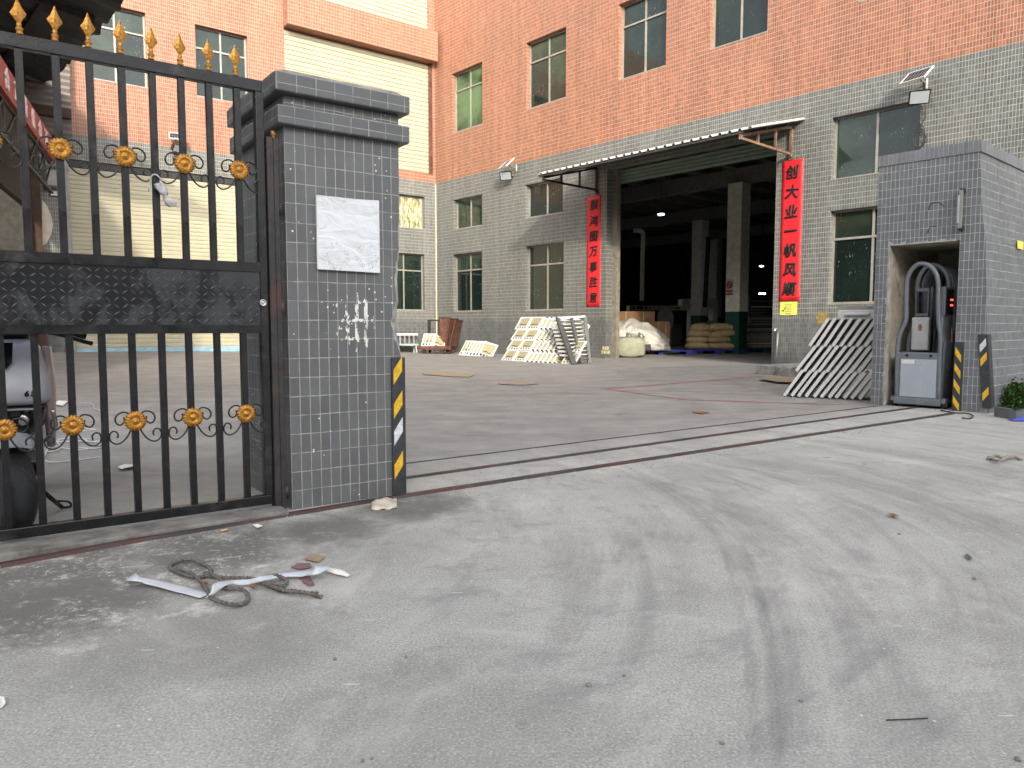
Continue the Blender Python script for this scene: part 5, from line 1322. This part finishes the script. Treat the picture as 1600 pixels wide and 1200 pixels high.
text('禁止吸烟', (pB.x-pA.x)*0.23, FR @ Matrix.Translation((cxs, yy-0.013, pB.z+(pA.z-pB.z)*0.16)) @ TXT, t, M_WHITE, 'lettering', 0.002)
# tap on its concrete plinth by the right jamb
a = gnd(1176, 585); b = gnd(1262, 588)
Mt = frame(gnd(1180, 584), gnd(1260, 590)-gnd(1180, 584)); lw = (gnd(1262, 590)-gnd(1180, 584)).length
tag(MB().box(0, lw, 0, 1.6, -0.02, 0.20).build('concrete_plinth', M_CONC, None, Mt, bevel=0.03), 'low broken concrete plinth at the right door jamb under the tap', 'plinth')
tp = gnd(1217, 571)+Vector((-0.15, -0.2, 0.15)); topz = loc(FR, 1219, 516).z
t = thing('water_tap', Matrix.Translation(tp), 'thin standpipe with a tap on the plinth by the right jamb', 'tap')
MB().tube([tp, tp+Vector((0.03, 0, topz-0.20))], 0.028, 8).build('standpipe', M_GREYSTEEL, t)
MB().tube(catmull([tp+Vector((0.03, 0, topz-0.21)), tp+Vector((0.0, -0.03, topz-0.13)), tp+Vector((-0.06, -0.06, topz-0.12)), tp+Vector((-0.08, -0.07, topz-0.17))], 5), 0.03, 8).build('tap_head', M_CHROME, t)

# flattened cardboard in the yard
def flat(pts, z, mat, name, label, cat, th=0.006, curl=0.0, group=None):
    P = [gnd(*p) for p in pts]; c = sum(P, Vector())/len(P); mb = MB()
    q = []
    for i, p in enumerate(P):
        zz = gz(p.x, p.y)+z+curl*(0.5+0.5*noise.noise(Vector((i*2.3, c.x, c.y)))); q.append(Vector((p.x, p.y, zz)))
    cc = sum(q, Vector())/len(q); cc.z = z+gz(c.x, c.y)
    for i in range(len(q)): mb.face([cc, q[i], q[(i+1) % len(q)]])
    bmx = mb.build(name, mat, None, Matrix.Translation(c) if False else I4, solid=th)
    bmv = bmx.data
    return tag(bmx, label, cat, group)
flat(((660, 584), (690, 582), (742, 586), (735, 590), (700, 589), (662, 586)), 0.006, M_TANCARD, 'flattened_cardboard', 'flattened tan cardboard lying in the yard beside the gate pillar', 'cardboard', 0.006, 0.02)
flat(((778, 600), (815, 598), (842, 601), (820, 602.5), (782, 601.5)), 0.006, M_TANCARD, 'flattened_cardboard', 'thin tan cardboard flat on the yard below the tall panel stack', 'cardboard', 0.006, 0.02)
flat(((1186, 594), (1210, 592), (1243, 594), (1240, 601), (1215, 600), (1188, 596)), 0.01, M_TANCARD, 'flattened_cardboard', 'curled brown cardboard on the ground in front of the plinth', 'cardboard', 0.008, 0.06)
flat(((1081, 645), (1095, 644), (1108, 646), (1096, 648)), 0.006, M_LEAF, 'bark_scrap', 'small brown scrap in the middle of the yard beyond the tracks', 'scrap', 0.006, 0.01)

# ------------------------------------------------------------------ shed on the left with its awning and red sign
K = 1.36
AZ = 1+5*K+0.2
def ap(x, y):   # awning plane
    r = ray(x, y); return EYE+r*((AZ-HCAM)/r.z)
SHD = thing('side_shed', Matrix.Translation(ap(65, 137)-Vector((3, 0, AZ))), 'dark open shed at the left with a torn black sheet awning', 'shed')
e0, e1 = ap(66, 138), ap(190, 2)
ed = (e1-e0).normalized(); en = Vector((-ed.y, ed.x, 0))
if en.x > 0: en = -en
mb = MB(); P = []
Ltot = (e1-e0).length*1.12; nn = 50
for i in range(nn+1):
    w = i/nn; p = e0+ed*Ltot*w; jag = 0.10*noise.noise(Vector((w*17, 0, 0)))+0.05*noise.noise(Vector((w*60, 2, 0)))
    if w < 0.14: jag -= 0.55*(0.14-w)/0.14
    zc = 0.05*math.sin(w*nn*1.25)
    P.append([p-en*jag+Vector((0, 0, zc-0.10)), p+en*0.7+Vector((0, 0, zc+0.05)), p+en*2.5+Vector((0, 0, zc+0.35)), p+en*9+Vector((0, 0, zc+1.5))])
mb.grid(P, smooth=False).build('awning_sheet', plain('black_awning_sheet', srgb(62, 62, 64), 0.6, var=0.3, sc=1.5), SHD, solid=0.02)
for k in (0.10, 0.42, 0.78):
    q = e0+ed*Ltot*k; MB().bar(q+en*0.3+Vector((0, 0, -0.20)), q+en*8.8+Vector((0, 0, 1.2)), 0.12, 0.16).build('rafter', M_DARKSTEEL, SHD)
for k in (1.2, 3.0): MB().bar(e0+en*k+Vector((0, 0, -0.1+k*0.17)), e0+en*k+ed*Ltot+Vector((0, 0, -0.1+k*0.17)), 0.10, 0.12).build('purlin', M_DARKSTEEL, SHD)
MB().bar(e0+Vector((0.05, 0, -0.12)), e0+Vector((-0.15, 0.1, 0.2)), 0.10).build('torn_flap', M_WHITE, SHD)
# ribbed cladding hung before the left wing, dark lintel below it
ca_, cb_ = loc(FL, 20, 60, -0.35), loc(FL, 113, 215, -0.35)
P = []; z = cb_.z; zt_ = 9.3
while z < zt_:
    P += [[(ca_.x-3, -0.35, z), (cb_.x+0.03*noise.noise(Vector((z*2, 0, 0))), -0.35, z)], [(ca_.x-3, -0.40, z+0.09), (cb_.x+0.03*noise.noise(Vector((z*2, 0, 0))), -0.40, z+0.09)]]; z += 0.18
MB().grid(P, smooth=False).build('ribbed_cladding', plain('grey_brown_sheet', srgb(112, 106, 100), 0.6, var=0.12, sc=1.5), SHD, FL, solid=0.01)
MB().box(ca_.x-3, cb_.x-0.02, -0.5, -0.36, loc(FL, 60, 179, -0.4).z, loc(FL, 60, 164, -0.4).z).build('lintel', M_WOODDARK, SHD, FL)
px0, px1 = loc(FL, 52, 380, -0.3), loc(FL, 66, 380, -0.3)
MB().box(px0.x, px1.x, -0.45, -0.25, 0, 6.0).build('door_post', M_WOODDARK, SHD, FL)
# red sign with white characters
dS = 19.6
zs0 = hall(84, 255, dS).z; zs1 = hall(82, 221, dS).z
sf = hall(86, 238, dS); sn_d = 1.0
rr0 = ray(0, 109); kz = ((zs0+zs1)/2-HCAM)/rr0.z; sn = EYE+rr0*kz
sdv = Vector((sn.x-sf.x, sn.y-sf.y, 0)); sL = sdv.length; sdv.normalize()
SM = frame(Vector((sn.x, sn.y, 0))+sdv*3.5, -sdv)     # x runs from near to far, front faces the yard
t = thing('shop_sign', SM @ Matrix.Translation((sL/2, 0, (zs0+zs1)/2)), 'long red sign board with white characters along the shed front', 'sign')
mb = MB().box(0, sL+3.5, 0, 0.08, zs0, zs1); mb.build('board', M_SIGNRED, t, SM)
hs = zs1-zs0
tx = '万价信合万价信合万价'
for i, ch in enumerate(tx):
    x = 1.2+i*(sL+2.6)/len(tx)
    text(ch, hs*0.72, SM @ Matrix.Translation((x, -0.012, (zs0+zs1)/2)) @ TXT, t, M_SIGNWHITE, 'lettering', 0.015, 0.004)
mb = MB()
for i in range(8):
    x = 0.5+i*(sL+3)/8; mb.bar((x, 0.1, zs0-0.05), (x, 0.1, zs0-0.75), 0.05).bar((x, 0.1, zs0-0.75), (x+(sL+3)/8, 0.1, zs0-0.05), 0.04)
mb.bar((0, 0.1, zs0-0.75), (sL+3.5, 0.1, zs0-0.75), 0.06).bar((0, 0.1, zs0-0.04), (sL+3.5, 0.1, zs0-0.04), 0.06)
mb.build('truss', M_DARKSTEEL, t, SM)
# dark room behind the sign line
sd = Vector((-sdv.x, -sdv.y, 0)) if sdv.y > 0 else Vector((sdv.x, sdv.y, 0))
sq = Vector((-sd.y, sd.x, 0)); sq = sq if sq.x < 0 else -sq
o_ = Vector((sf.x, sf.y, 0))-sd*2.2+sq*0.9
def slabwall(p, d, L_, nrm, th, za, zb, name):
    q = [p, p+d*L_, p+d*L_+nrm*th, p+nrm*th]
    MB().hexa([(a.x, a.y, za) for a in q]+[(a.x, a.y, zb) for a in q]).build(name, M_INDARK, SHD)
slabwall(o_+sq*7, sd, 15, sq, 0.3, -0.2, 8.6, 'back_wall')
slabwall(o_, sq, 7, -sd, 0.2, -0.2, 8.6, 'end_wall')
slabwall(o_+sd*15, sq, 7, sd, 0.2, -0.2, 8.6, 'end_wall')  # unseen near end, added to keep the sun out of the shed
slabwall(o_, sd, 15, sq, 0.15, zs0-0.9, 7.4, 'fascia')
# plaster patch and junction box on the strip of wall left of the shutter
pts = [loc(FL, *p, -0.01) for p in ((66, 312), (74, 322), (81, 340), (83, 352), (80, 366), (73, 380), (66, 384))]
mb = MB(); mb.prism([(p.x, p.z) for p in pts], -0.012, -0.002)
mb.build('plaster_patch', plain('bare_plaster', srgb(206, 196, 176), 0.9, var=0.15, sc=4), FAC, FL)
q = loc(FL, 86, 277, -0.2)
t = thing('wall_lantern', FL @ Matrix.Translation(q), 'small dark lantern on the wall strip left of the cream shutter', 'lamp')
MB().box(q.x-0.28, q.x+0.2, -0.25, -0.02, q.z-0.35, q.z+0.3).build('case', M_DARKSTEEL, t, FL, bevel=0.02)
MB().box(q.x-0.2, q.x+0.12, -0.262, -0.251, q.z-0.25, q.z+0.2).build('glass', M_GREYSTEEL, t, FL)
q = loc(FL, 86, 300, -0.05)
tag(MB().box(q.x-0.12, q.x+0.12, -0.1, -0.004, q.z-0.12, q.z+0.12).build('junction_box', M_WHITE, None, FL, bevel=0.02), 'white junction box with looped cable under the dark lantern', 'junction box')

# ------------------------------------------------------------------ electric scooter behind the gate
sp = gnd(13, 838)
SCM = frame(sp, Vector((1, 0, 0))) @ Matrix.Rotation(R(31), 4, 'Z')       # faces the viewer (-y), turned a little
SC = thing('electric_scooter', SCM, 'silver electric scooter parked behind the iron gate, facing out', 'scooter')
WRr = 0.225
wy = 0.0
TW = SCM @ Matrix.Translation((0, wy, WRr)) @ Matrix.Rotation(R(20), 4, 'Z') @ Matrix.Rotation(R(90), 4, 'Y')
def wheel(TW, wd=0.068, nm='front_wheel'):
    prof = [(WRr-0.07, -wd*0.8), (WRr-0.03, -wd*1.05), (WRr-0.012, -wd*0.75), (WRr-0.002, -wd*0.35), (WRr, 0), (WRr-0.002, wd*0.35), (WRr-0.012, wd*0.75), (WRr-0.03, wd*1.05), (WRr-0.07, wd*0.8)]
    w = MB().lathe(prof, TW, 48).build(nm, M_TYRE, SC)
    MB().lathe([(WRr-0.085, -wd*0.7), (WRr-0.068, -wd*0.84), (WRr-0.068, wd*0.84), (WRr-0.085, wd*0.7)], TW, 36).build('rim', M_DARKSTEEL, w)
    hb = MB().lathe([(0.03, -0.06), (0.05, -0.04), (0.05, 0.04), (0.03, 0.06)], TW, 18)
    for k in range(5):
        a = k*2*math.pi/5; hb.bar(TW @ Vector((0.04*math.cos(a), 0.04*math.sin(a), 0)), TW @ Vector((0.13*math.cos(a), 0.13*math.sin(a), 0)), 0.03, 0.03)
    hb.build('hub', M_DARKSTEEL, w)
    for sg in (-1, 1):                         # zigzag tread line on either side of the crown
        z_ = [TW @ Vector(((WRr-(0.0 if k % 2 else 0.012))*math.cos(2*math.pi*k/44), (WRr-(0.0 if k % 2 else 0.012))*math.sin(2*math.pi*k/44), sg*wd*(0.12 if k % 2 else 0.72))) for k in range(44)]
        MB().tube(z_, 0.0035, 5, closed=True).build('tread_groove', M_RUBBER, w)
wheel(TW)
TW2 = SCM @ Matrix.Translation((0, 1.22, WRr)) @ Matrix.Rotation(R(90), 4, 'Y'); wheel(TW2, 0.05, 'rear_wheel')
# lofted bodywork: sections (z, half width, front y, back y)
def loft(secs, n=20, p=0.6):
    P = []
    for z, hw, yf, yb in secs:
        row = []
        for j in range(n):
            a = 2*math.pi*j/n; c_, s_ = math.cos(a), math.sin(a)
            row.append((hw*math.copysign(abs(c_)**p, c_), (yf+yb)/2+(yb-yf)/2*math.copysign(abs(s_)**0.85, s_), z))
        P.append(row+[row[0]])
    mb = MB().grid(P); L = len(P[0])
    k1 = len(mb.v)-L
    mb.f.append(tuple(range(0, L-1))); mb.mi.append(0); mb.sm.append(False); mb.f.append(tuple(range(k1, k1+L-1))); mb.mi.append(0); mb.sm.append(False)
    return mb
loft([(0.635,0.185,-0.10,0.12),(0.66,0.205,-0.13,0.14),(0.74,0.20,-0.11,0.17),(0.82,0.185,-0.07,0.20),(0.90,0.165,-0.02,0.23),(0.94,0.14,0.04,0.24)]).build('front_shield', M_SCOOT, SC, SCM)
for sg in (1, -1):
    loft([(0.40,0.02,0.10,0.30),(0.64,0.03,-0.02,0.28),(0.75,0.03,0.0,0.28),(0.90,0.02,0.08,0.28)]).build('side_shield', M_SCOOTPINKLIT, SC, SCM @ Matrix.Translation((sg*0.19, 0.02, 0)))
hl = loft([(0.47,0.12,-0.03,0.16),(0.52,0.165,-0.08,0.18),(0.60,0.185,-0.105,0.18),(0.632,0.18,-0.10,0.18)]).build('headlight_housing', M_GLOSSBLACK, SC, SCM)
for sg in (1, -1):
    MB().lathe([(0.028, 0), (0.026, 0.008), (0.015, 0.012), (0.006, 0.010)], SCM @ Matrix.Translation((sg*0.085, -0.083, 0.565)) @ Matrix.Rotation(R(sg*-22), 4, 'Z') @ Matrix.Rotation(R(100), 4, 'X'), 18).build('headlight', M_CHROME, hl)
MB().box(-0.15, 0.15, -0.112, -0.096, 0.612, 0.620).build('light_bar', M_CHROME, hl, SCM)
for sg in (1, -1):
    MB().tube(catmull([(sg*0.205, -0.04, 0.60), (sg*0.215, -0.01, 0.52), (sg*0.19, 0.02, 0.46), (sg*0.16, 0.05, 0.44)], 5), [0.010]*16, 8).build('silver_fin', M_CHROME, SC, SCM)
# badge and lettering on the shield
MB().prism([(-0.06, 0.93), (0.06, 0.93), (0.055, 0.83), (0.03, 0.80), (-0.03, 0.80), (-0.055, 0.83)], -0.004, 0.0, Matrix.Translation((0, -0.075, 0)) @ Matrix.Translation((0, 0, 0.85)) @ Matrix.Rotation(R(-22), 4, 'X') @ Matrix.Translation((0, 0, -0.85))).build('badge', M_GLOSSBLACK, SC, SCM)
MB().box(-0.02, -0.002, -0.088, -0.083, 0.83, 0.89).build('red_stripe', M_SIGNRED, SC, SCM)
text('6 S', 0.034, SCM @ Matrix.Translation((0.12, -0.128, 0.690)) @ Matrix.Rotation(R(14), 4, 'Z') @ TXT, SC, M_GLOSSBLACK, 'lettering', 0.002, 0.002, 0.2)
# fender over the front wheel
P = []
for i in range(15):
    a = R(48)+R(120)*i/14; row = []
    for j in range(9):
        t_ = (j-4)/4; r_ = WRr+0.045-0.035*t_*t_
        row.append((0.108*t_, -r_*math.cos(a), WRr+0.025+r_*math.sin(a)))
    P.append(row)
MB().grid(P).build('front_fender', M_SCOOT, SC, SCM @ Matrix.Rotation(R(10), 4, 'Z'), solid=0.006)
for k in range(2):
    for q in range(2): MB().box(0.083+0.001, 0.088, -0.05+k*0.02, -0.04+k*0.02, 0.36+q*0.022, 0.376+q*0.022).build('vent_slot', M_GLOSSBLACK, SC, SCM @ Matrix.Rotation(R(10), 4, 'Z'))
for sg in (1, -1): MB().tube([(sg*0.075, 0.0, WRr), (sg*0.075, 0.09, 0.50)], 0.022, 10).build('fork_leg', M_GLOSSBLACK, SC, SCM)
# bars, grips, levers, mirrors
MB().tube(catmull([(-0.36, 0.20, 0.965), (-0.2, 0.14, 0.985), (0, 0.13, 0.97), (0.2, 0.14, 0.985), (0.36, 0.20, 0.955)], 5), 0.013, 8).build('handlebar', M_DARKSTEEL, SC, SCM)
loft([(0.94,0.12,0.05,0.22),(0.98,0.14,0.03,0.24),(1.02,0.10,0.08,0.22)]).build('dash', M_GLOSSBLACK, SC, SCM)
for sg in (1, -1):
    MB().tube([(sg*0.22, 0.15, 0.978), (sg*0.36, 0.20, 0.955)], 0.021, 10).build('grip', M_RUBBER, SC, SCM)
    MB().tube(catmull([(sg*0.19, 0.10, 0.975), (sg*0.27, 0.10, 0.955), (sg*0.35, 0.13, 0.925), (sg*0.385, 0.15, 0.915)], 4), [0.011]*12+[0.014], 8).build('brake_lever', M_GLOSSBLACK, SC, SCM)
    mr = MB().tube([(sg*0.20, 0.14, 0.99), (sg*0.30, 0.12, 1.17)], 0.007, 6).build('mirror_stem', M_DARKSTEEL, SC, SCM)
    MB().box(sg*0.32-0.05, sg*0.32+0.05, 0.10, 0.125, 1.16, 1.24).build('mirror_glass', M_GLOSSBLACK, mr, SCM, bevel=0.01)
# floorboard, seat, tail, kickstand
MB().hexa([(-.15,.22,.24),(.15,.22,.24),(.15,.72,.24),(-.15,.72,.24),(-.15,.22,.32),(.15,.22,.32),(.15,.72,.32),(-.15,.72,.32)]).build('floorboard', M_GLOSSBLACK, SC, SCM, bevel=0.02)
loft([(0.30,0.14,0.72,1.40),(0.45,0.16,0.70,1.55),(0.62,0.15,0.72,1.65),(0.72,0.13,0.76,1.66)]).build('tail_body', M_SCOOT, SC, SCM)
loft([(0.72,0.13,0.74,1.55),(0.78,0.15,0.72,1.58),(0.81,0.12,0.78,1.54)]).build('seat', M_RUBBER, SC, SCM)
ks = MB(); k0_ = SCM.inverted() @ gnd(72, 772, 0.12); k1_ = SCM.inverted() @ gnd(97, 796, 0.0)
k2_ = SCM.inverted() @ gnd(111, 793, 0.0); k3_ = SCM.inverted() @ gnd(107, 784, 0.04)
ks.tube([k0_+Vector((0, 0, 0.0)), k1_+Vector((0, 0, 0.012))], 0.012, 8).tube(catmull([k1_+Vector((0, 0, .01)), k2_+Vector((0, 0, .008)), k3_, k1_+Vector((-0.02, 0, .05))], 4), 0.006, 6)
ks.tube([k0_, k0_+Vector((-0.12, 0.05, 0.12))], 0.013, 8)
ks.build('kickstand', M_GLOSSBLACK, SC, SCM)

# ------------------------------------------------------------------ litter on the ground
def rope_path(pts, r=0.0075, z=0.008):
    P = catmull([gnd(*p)+Vector((0, 0, z+(0.010 if i % 3 == 1 else 0))) for i, p in enumerate(pts)], 8); mb = MB()
    for s in (0, math.pi):
        q = []; prev = None; L_ = 0
        for i, p in enumerate(P):
            d = (P[min(i+1, len(P)-1)]-P[max(i-1, 0)]).normalized(); side = Vector((-d.y, d.x, 0)); up = side.cross(d)*-1
            if i: L_ += (p-P[i-1]).length
            a = L_*170+s; q.append(p+side*(r*0.55*math.cos(a))+up*(r*0.55*math.sin(a)))
        mb.tube(q, r*0.72, 6)
    return mb
mb = rope_path([(322, 904), (300, 908), (270, 894), (268, 885), (292, 880), (322, 886), (330, 897), (322, 905), (345, 905), (380, 906), (400, 912), (420, 917), (440, 926), (465, 931), (503, 936)])
mb2 = rope_path([(270, 893), (300, 905), (322, 925), (330, 938), (345, 950), (372, 950), (388, 941), (380, 931), (352, 924), (350, 915), (330, 905), (320, 900)], z=0.012)
mb3 = rope_path([(400, 914), (430, 909), (448, 914), (440, 920), (412, 921), (450, 930), (497, 934)], z=0.016)
b = len(mb.v)
for o_m in (mb2, mb3):
    k = len(mb.v); mb.v += o_m.v; mb.f += [tuple(i+k for i in f) for f in o_m.f]; mb.mi += o_m.mi; mb.sm += o_m.sm
tag(mb.build('rope', M_ROPE), 'tangled dirty grey rope with two loops on the concrete in front of the gate', 'rope')
def ribbon(pts, w, mat, name, label, cat, lift=0.02):
    """pts: (px, py, height, twist, half-width)"""
    C_ = [gnd(p[0], p[1], p[2])+Vector((0, 0, 0)) for p in pts]; P = []
    n = len(pts); Cc = catmull(C_, 6)
    for i, c in enumerate(Cc):
        u = min(i/6, n-1); k = int(min(u, n-2)); f = u-k
        tw = pts[k][3]*(1-f)+pts[k+1][3]*f; hw = pts[k][4]*(1-f)+pts[k+1][4]*f
        d = (Cc[min(i+1, len(Cc)-1)]-Cc[max(i-1, 0)]).normalized(); side = Vector((-d.y, d.x, 0)).normalized()
        s = side*math.cos(tw)+Vector((0, 0, 1))*math.sin(tw)
        row = [c+s*hw*q+Vector((0, 0, 0.004+0.002*noise.noise(c*20+Vector((q, 0, 0))))) for q in (-1, -0.33, 0.33, 1)]
        for p in row: p.z = max(p.z, 0.003)
        P.append(row)
    return tag(MB().grid(P).build(name, mat, solid=0.0012), label, cat)
ribbon([(203, 903, .020, .5, .026), (211, 905, .03, 0.2, .018), (235, 910, .014, 0.05, .026), (280, 921, .006, 0.0, .030), (322, 932, .004, 0.0, .028)], 0, M_TAPE, 'plastic_strip', 'flat white plastic strip on the concrete, left of the rope tangle', 'plastic strip')
ribbon([(326, 932, .006, 0.2, .018), (333, 923, .03, 1.2, .016), (346, 914, .035, 0.5, .016), (362, 911, .02, .2, .014), (385, 911.5, .016, .9, .010), (405, 907, .03, 1.1, .010), (425, 903, .022, .4, .013), (450, 899, .016, .2, .016), (478, 897, .02, .3, .022), (494, 892, .04, .7, .020), (515, 887, .03, .2, .010)], 0, M_TAPE, 'plastic_strip', 'twisted white plastic strip lying across the rope', 'plastic strip')
ribbon([(508, 890, .012, .2, .012), (528, 895, .012, .3, .015), (545, 901, .006, .2, .008)], 0, M_PAPER, 'paper_shred', 'dirty paper shred at the right end of the white strip', 'paper')
flat(((476, 876), (487, 867), (508, 873), (497, 881)), 0.006, M_TANCARD, 'cardboard_scrap', 'small square of tan cardboard behind the white strip', 'cardboard', 0.004, 0.004)
flat(((454, 888), (466, 882), (484, 882), (488, 888), (470, 892)), 0.005, M_PURPLE, 'film_scrap', 'plum coloured film scrap behind the twisted white strip', 'film', 0.001, 0.002)
flat(((468, 902), (484, 903), (492, 915), (484, 918), (474, 912)), 0.005, M_PURPLE, 'film_scrap', 'plum coloured film scrap in front of the twisted white strip', 'film', 0.001, 0.002)
flat(((432, 918), (444, 916), (448, 920), (438, 924)), 0.012, plain('green_thread', srgb(30, 110, 80), 0.7), 'thread_scrap', 'tiny green thread tuft caught on the rope', 'scrap', 0.004, 0.004)
lf = [((322, 916), 'small orange dry leaf under the twisted strip, left of the knot'), ((341, 922), 'small tan dry leaf right under the strip fold'), ((396, 923), 'small orange dry leaf in front of the rope crossing')]
for (x, y), lab in lf: flat(((x-6, y), (x-1, y-3.5), (x+6, y-1), (x+3, y+3)), 0.008, M_LEAF, 'dry_leaf', lab, 'leaf', 0.001, 0.02, 'dry leaves by the rope')
flat(((1387, 807), (1396, 806), (1405, 811), (1397, 812)), 0.006, M_LEAF, 'dry_leaf', 'brown dry leaf alone on the open concrete at the right', 'leaf', 0.001, 0.02)
flat(((1507, 870), (1512, 869), (1519, 874), (1514, 879), (1511, 875)), 0.003, plain('grey_leaf', srgb(84, 84, 84), 0.8), 'dry_leaf', 'dark grey shrivelled leaf near the right edge of the concrete', 'leaf', 0.001, 0.012)
t = MB().tube([gnd(1385, 1125, .004), gnd(1415, 1124, .006), gnd(1450, 1122, .004)], 0.0018, 6)
tag(t.build('twig', M_DARKSTEEL), 'thin dark straight twig on the concrete at the lower right', 'twig')
t = MB().tube(catmull([gnd(1543, 718, .006), gnd(1556, 712, .03), gnd(1568, 716, .02), (gnd(1585, 714, .02)), gnd(1596, 719, .006)], 5), 0.012, 6).tube(catmull([gnd(1545, 714, .006), gnd(1560, 720, .03), gnd(1575, 713, .03)], 5), 0.010, 6)
tag(t.build('straw_tangle', plain('straw_grey', srgb(140, 130, 118), 0.9)), 'small tangle of grey straw on the concrete far right', 'straw')
# crushed mortar lump by the pillar foot
mb = MB(); cpt = gnd(598, 792); P = []
for i in range(9):
    v_ = i/8; P.append([gnd(580+40*(j/10), 783+15*v_-3*(j/10))+Vector((0, 0, 0.004+0.030*math.sin(math.pi*min(1, j/10+.05))*math.sin(math.pi*v_)+0.010*noise.noise(Vector((i*.7, j*.7, 1))))) for j in range(11)])
tag(mb.grid(P).build('crumpled_wrapper', plain('beige_wrapper', srgb(190, 180, 164), 0.8, var=0.2, sc=14), solid=0.003), 'crumpled beige paper wrapper at the foot of the gate pillar', 'wrapper')
flat(((0, 1094), (7, 1096), (9, 1104), (4, 1110), (0, 1112)), 0.006, M_PAPER, 'paper_scrap', 'white paper scrap at the left edge of the near concrete', 'paper', 0.002, 0.01)
flat(((395, 823), (403, 822), (410, 825), (402, 828)), 0.006, M_PAPER, 'paper_scrap', 'white paper scrap in front of the gate, left of the pillar foot', 'paper', 0.002, 0.01)
tag(MB().tube([gnd(345, 829.5, .006), gnd(356, 827, .006)], 0.004, 8).build('cigarette_butt', plain('tan_filter', srgb(214, 168, 110), 0.8)), 'tan cigarette butt lying by the track before the gate', 'cigarette butt')
flat(((184, 734), (196, 728), (212, 730), (208, 735), (190, 737)), 0.008, M_PAPER, 'paper_scrap', 'white and red paper scrap in the yard seen between gate bars', 'paper', 0.003, 0.03)
flat(((82, 634), (92, 628), (106, 630), (98, 636)), 0.008, M_PAPER, 'paper_scrap', 'white plastic scrap in the yard beside the scooter', 'plastic scrap', 0.003, 0.04)
pth = [(158, 644), (148, 640), (140, 632), (92, 631), (76, 650), (110, 668), (150, 672), (120, 676)]
for cx, cy, rx, ry in ((120, 695, 38, 9), (138, 697, 24, 6), (80, 700, 14, 8)):
    pth += [(cx+rx*math.cos(a), cy+ry*math.sin(a)) for a in [i*2*math.pi/9-1.5 for i in range(10)]]
pth += [(70, 722), (110, 722), (158, 716)]
mb = MB().tube(catmull([gnd(*p)+Vector((0, 0, 0.007+0.004*(i % 3))) for i, p in enumerate(pth)], 5), 0.0055, 5)
tag(mb.build('strapping_tape', M_TAPE), 'loose loops of white strapping on the yard beside the scooter', 'strapping')
def pebble(px, py, r, lab):
    c = gnd(px, py)+Vector((0, 0, r*0.45)); mb = MB(); P = []
    for i in range(7):
        ph = -math.pi/2+math.pi*i/6; row = []
        for j in range(10):
            a = 2*math.pi*j/10; d = Vector((math.cos(a)*math.cos(ph), math.sin(a)*math.cos(ph), math.sin(ph)*0.65))
            row.append(c+d*r*(1+0.35*noise.noise(d*1.7+c*5)))
        P.append(row+[row[0]])
    return tag(mb.grid(P).build('pebble', M_STONE), lab, 'pebble', 'loose pebbles on the near concrete')
for x, y, r, lab in ((920, 1072, 0.014, 'largest dark pebble low in the middle of the near concrete'), (1128, 1162, 0.010, 'pebble on the tyre mark at the bottom edge'), (523, 1031, 0.010, 'pebble on pale concrete left of centre'), (634, 1027, 0.009, 'small pebble right of the pale streak, left of centre'), (566, 1190, 0.008, 'pebble at the very bottom, left of centre'), (581, 1186, 0.007, 'light pebble at the very bottom beside a darker one'), (975, 1057, 0.009, 'small pebble with a white scratch near the centre'), (1252, 1096, 0.009, 'pebble right of the main tyre arc'), (1522, 905, 0.012, 'pebble below the grey leaf at the right'), (1590, 1188, 0.012, 'pebble in the lower right corner'), (234, 930, 0.008, 'pebble just below the left white strip'), (1405, 835, 0.010, 'pebble below the brown leaf at the right')):
    pebble(x, y, r*0.65, lab)

mb = MB(); rng = random.Random(11)
def crumb(c, r):
    k = len(mb.v)
    pts = [Vector((1,0,0)),Vector((-1,0,0)),Vector((0,1,0)),Vector((0,-1,0)),Vector((0,0,.8)),Vector((0,0,-.5))]
    for p in pts: mb.v.append(tuple(c+p*r*rng.uniform(.5, 1.2)))
    for f in ((0,2,4),(2,1,4),(1,3,4),(3,0,4),(2,0,5),(1,2,5),(3,1,5),(0,3,5)): mb.f.append(tuple(k+i for i in f)); mb.mi.append(0); mb.sm.append(False)
for i in range(900):
    x = rng.uniform(-2.2, 6.3); d = -0.16+rng.gauss(0, 0.10) if rng.random() < 0.7 else rng.gauss(0.1, 0.25)
    p = FP @ Vector((x, d, 0)); 
    crumb(Vector((p.x, p.y, 0.002)), rng.choice((0.003, 0.004, 0.005, 0.007)))
for i in range(500):
    p = FB @ Vector((rng.uniform(-0.1, 2.0), -0.02-abs(rng.gauss(0, 0.07)), 0)); crumb(Vector((p.x, p.y, 0.002)), rng.choice((0.004, 0.006, 0.008)))
for i in range(700):
    p = gnd(rng.uniform(0, 1600), rng.uniform(690, 1200)); crumb(Vector((p.x, p.y, 0.001)), rng.choice((0.0015, 0.002, 0.003)))
tag(mb.build('grit', M_CONC), 'scattered mortar crumbs and grit along the tracks', 'grit', kind='stuff')

# ------------------------------------------------------------------ the building across the road, behind the viewpoint (its shade falls on the gateway)
OB = thing('opposite_building', Matrix.Translation((0, -35, 0)), 'grey tiled workshop across the road facing the gate', 'building')
MB().box(-60, 12, -50, -35, -0.2, 18.3).build('wall', M_WALL, OB)
MB().box(12, 60, -50, -35.2, -0.2, 19.8).build('wall', M_WALL, OB)
for x in range(-55, 55, 6):
    for z in (4.0, 8.5, 13.0):
        y0 = -35 if x < 10 else -35.2
        f = MB().box(x, x+2.2, y0+0.01, y0+0.05, z, z+2.2).build('window', M_ALU, OB)
        MB().box(x+0.1, x+2.1, y0+0.055, y0+0.06, z+0.1, z+2.1).build('pane', M_PANE, f)
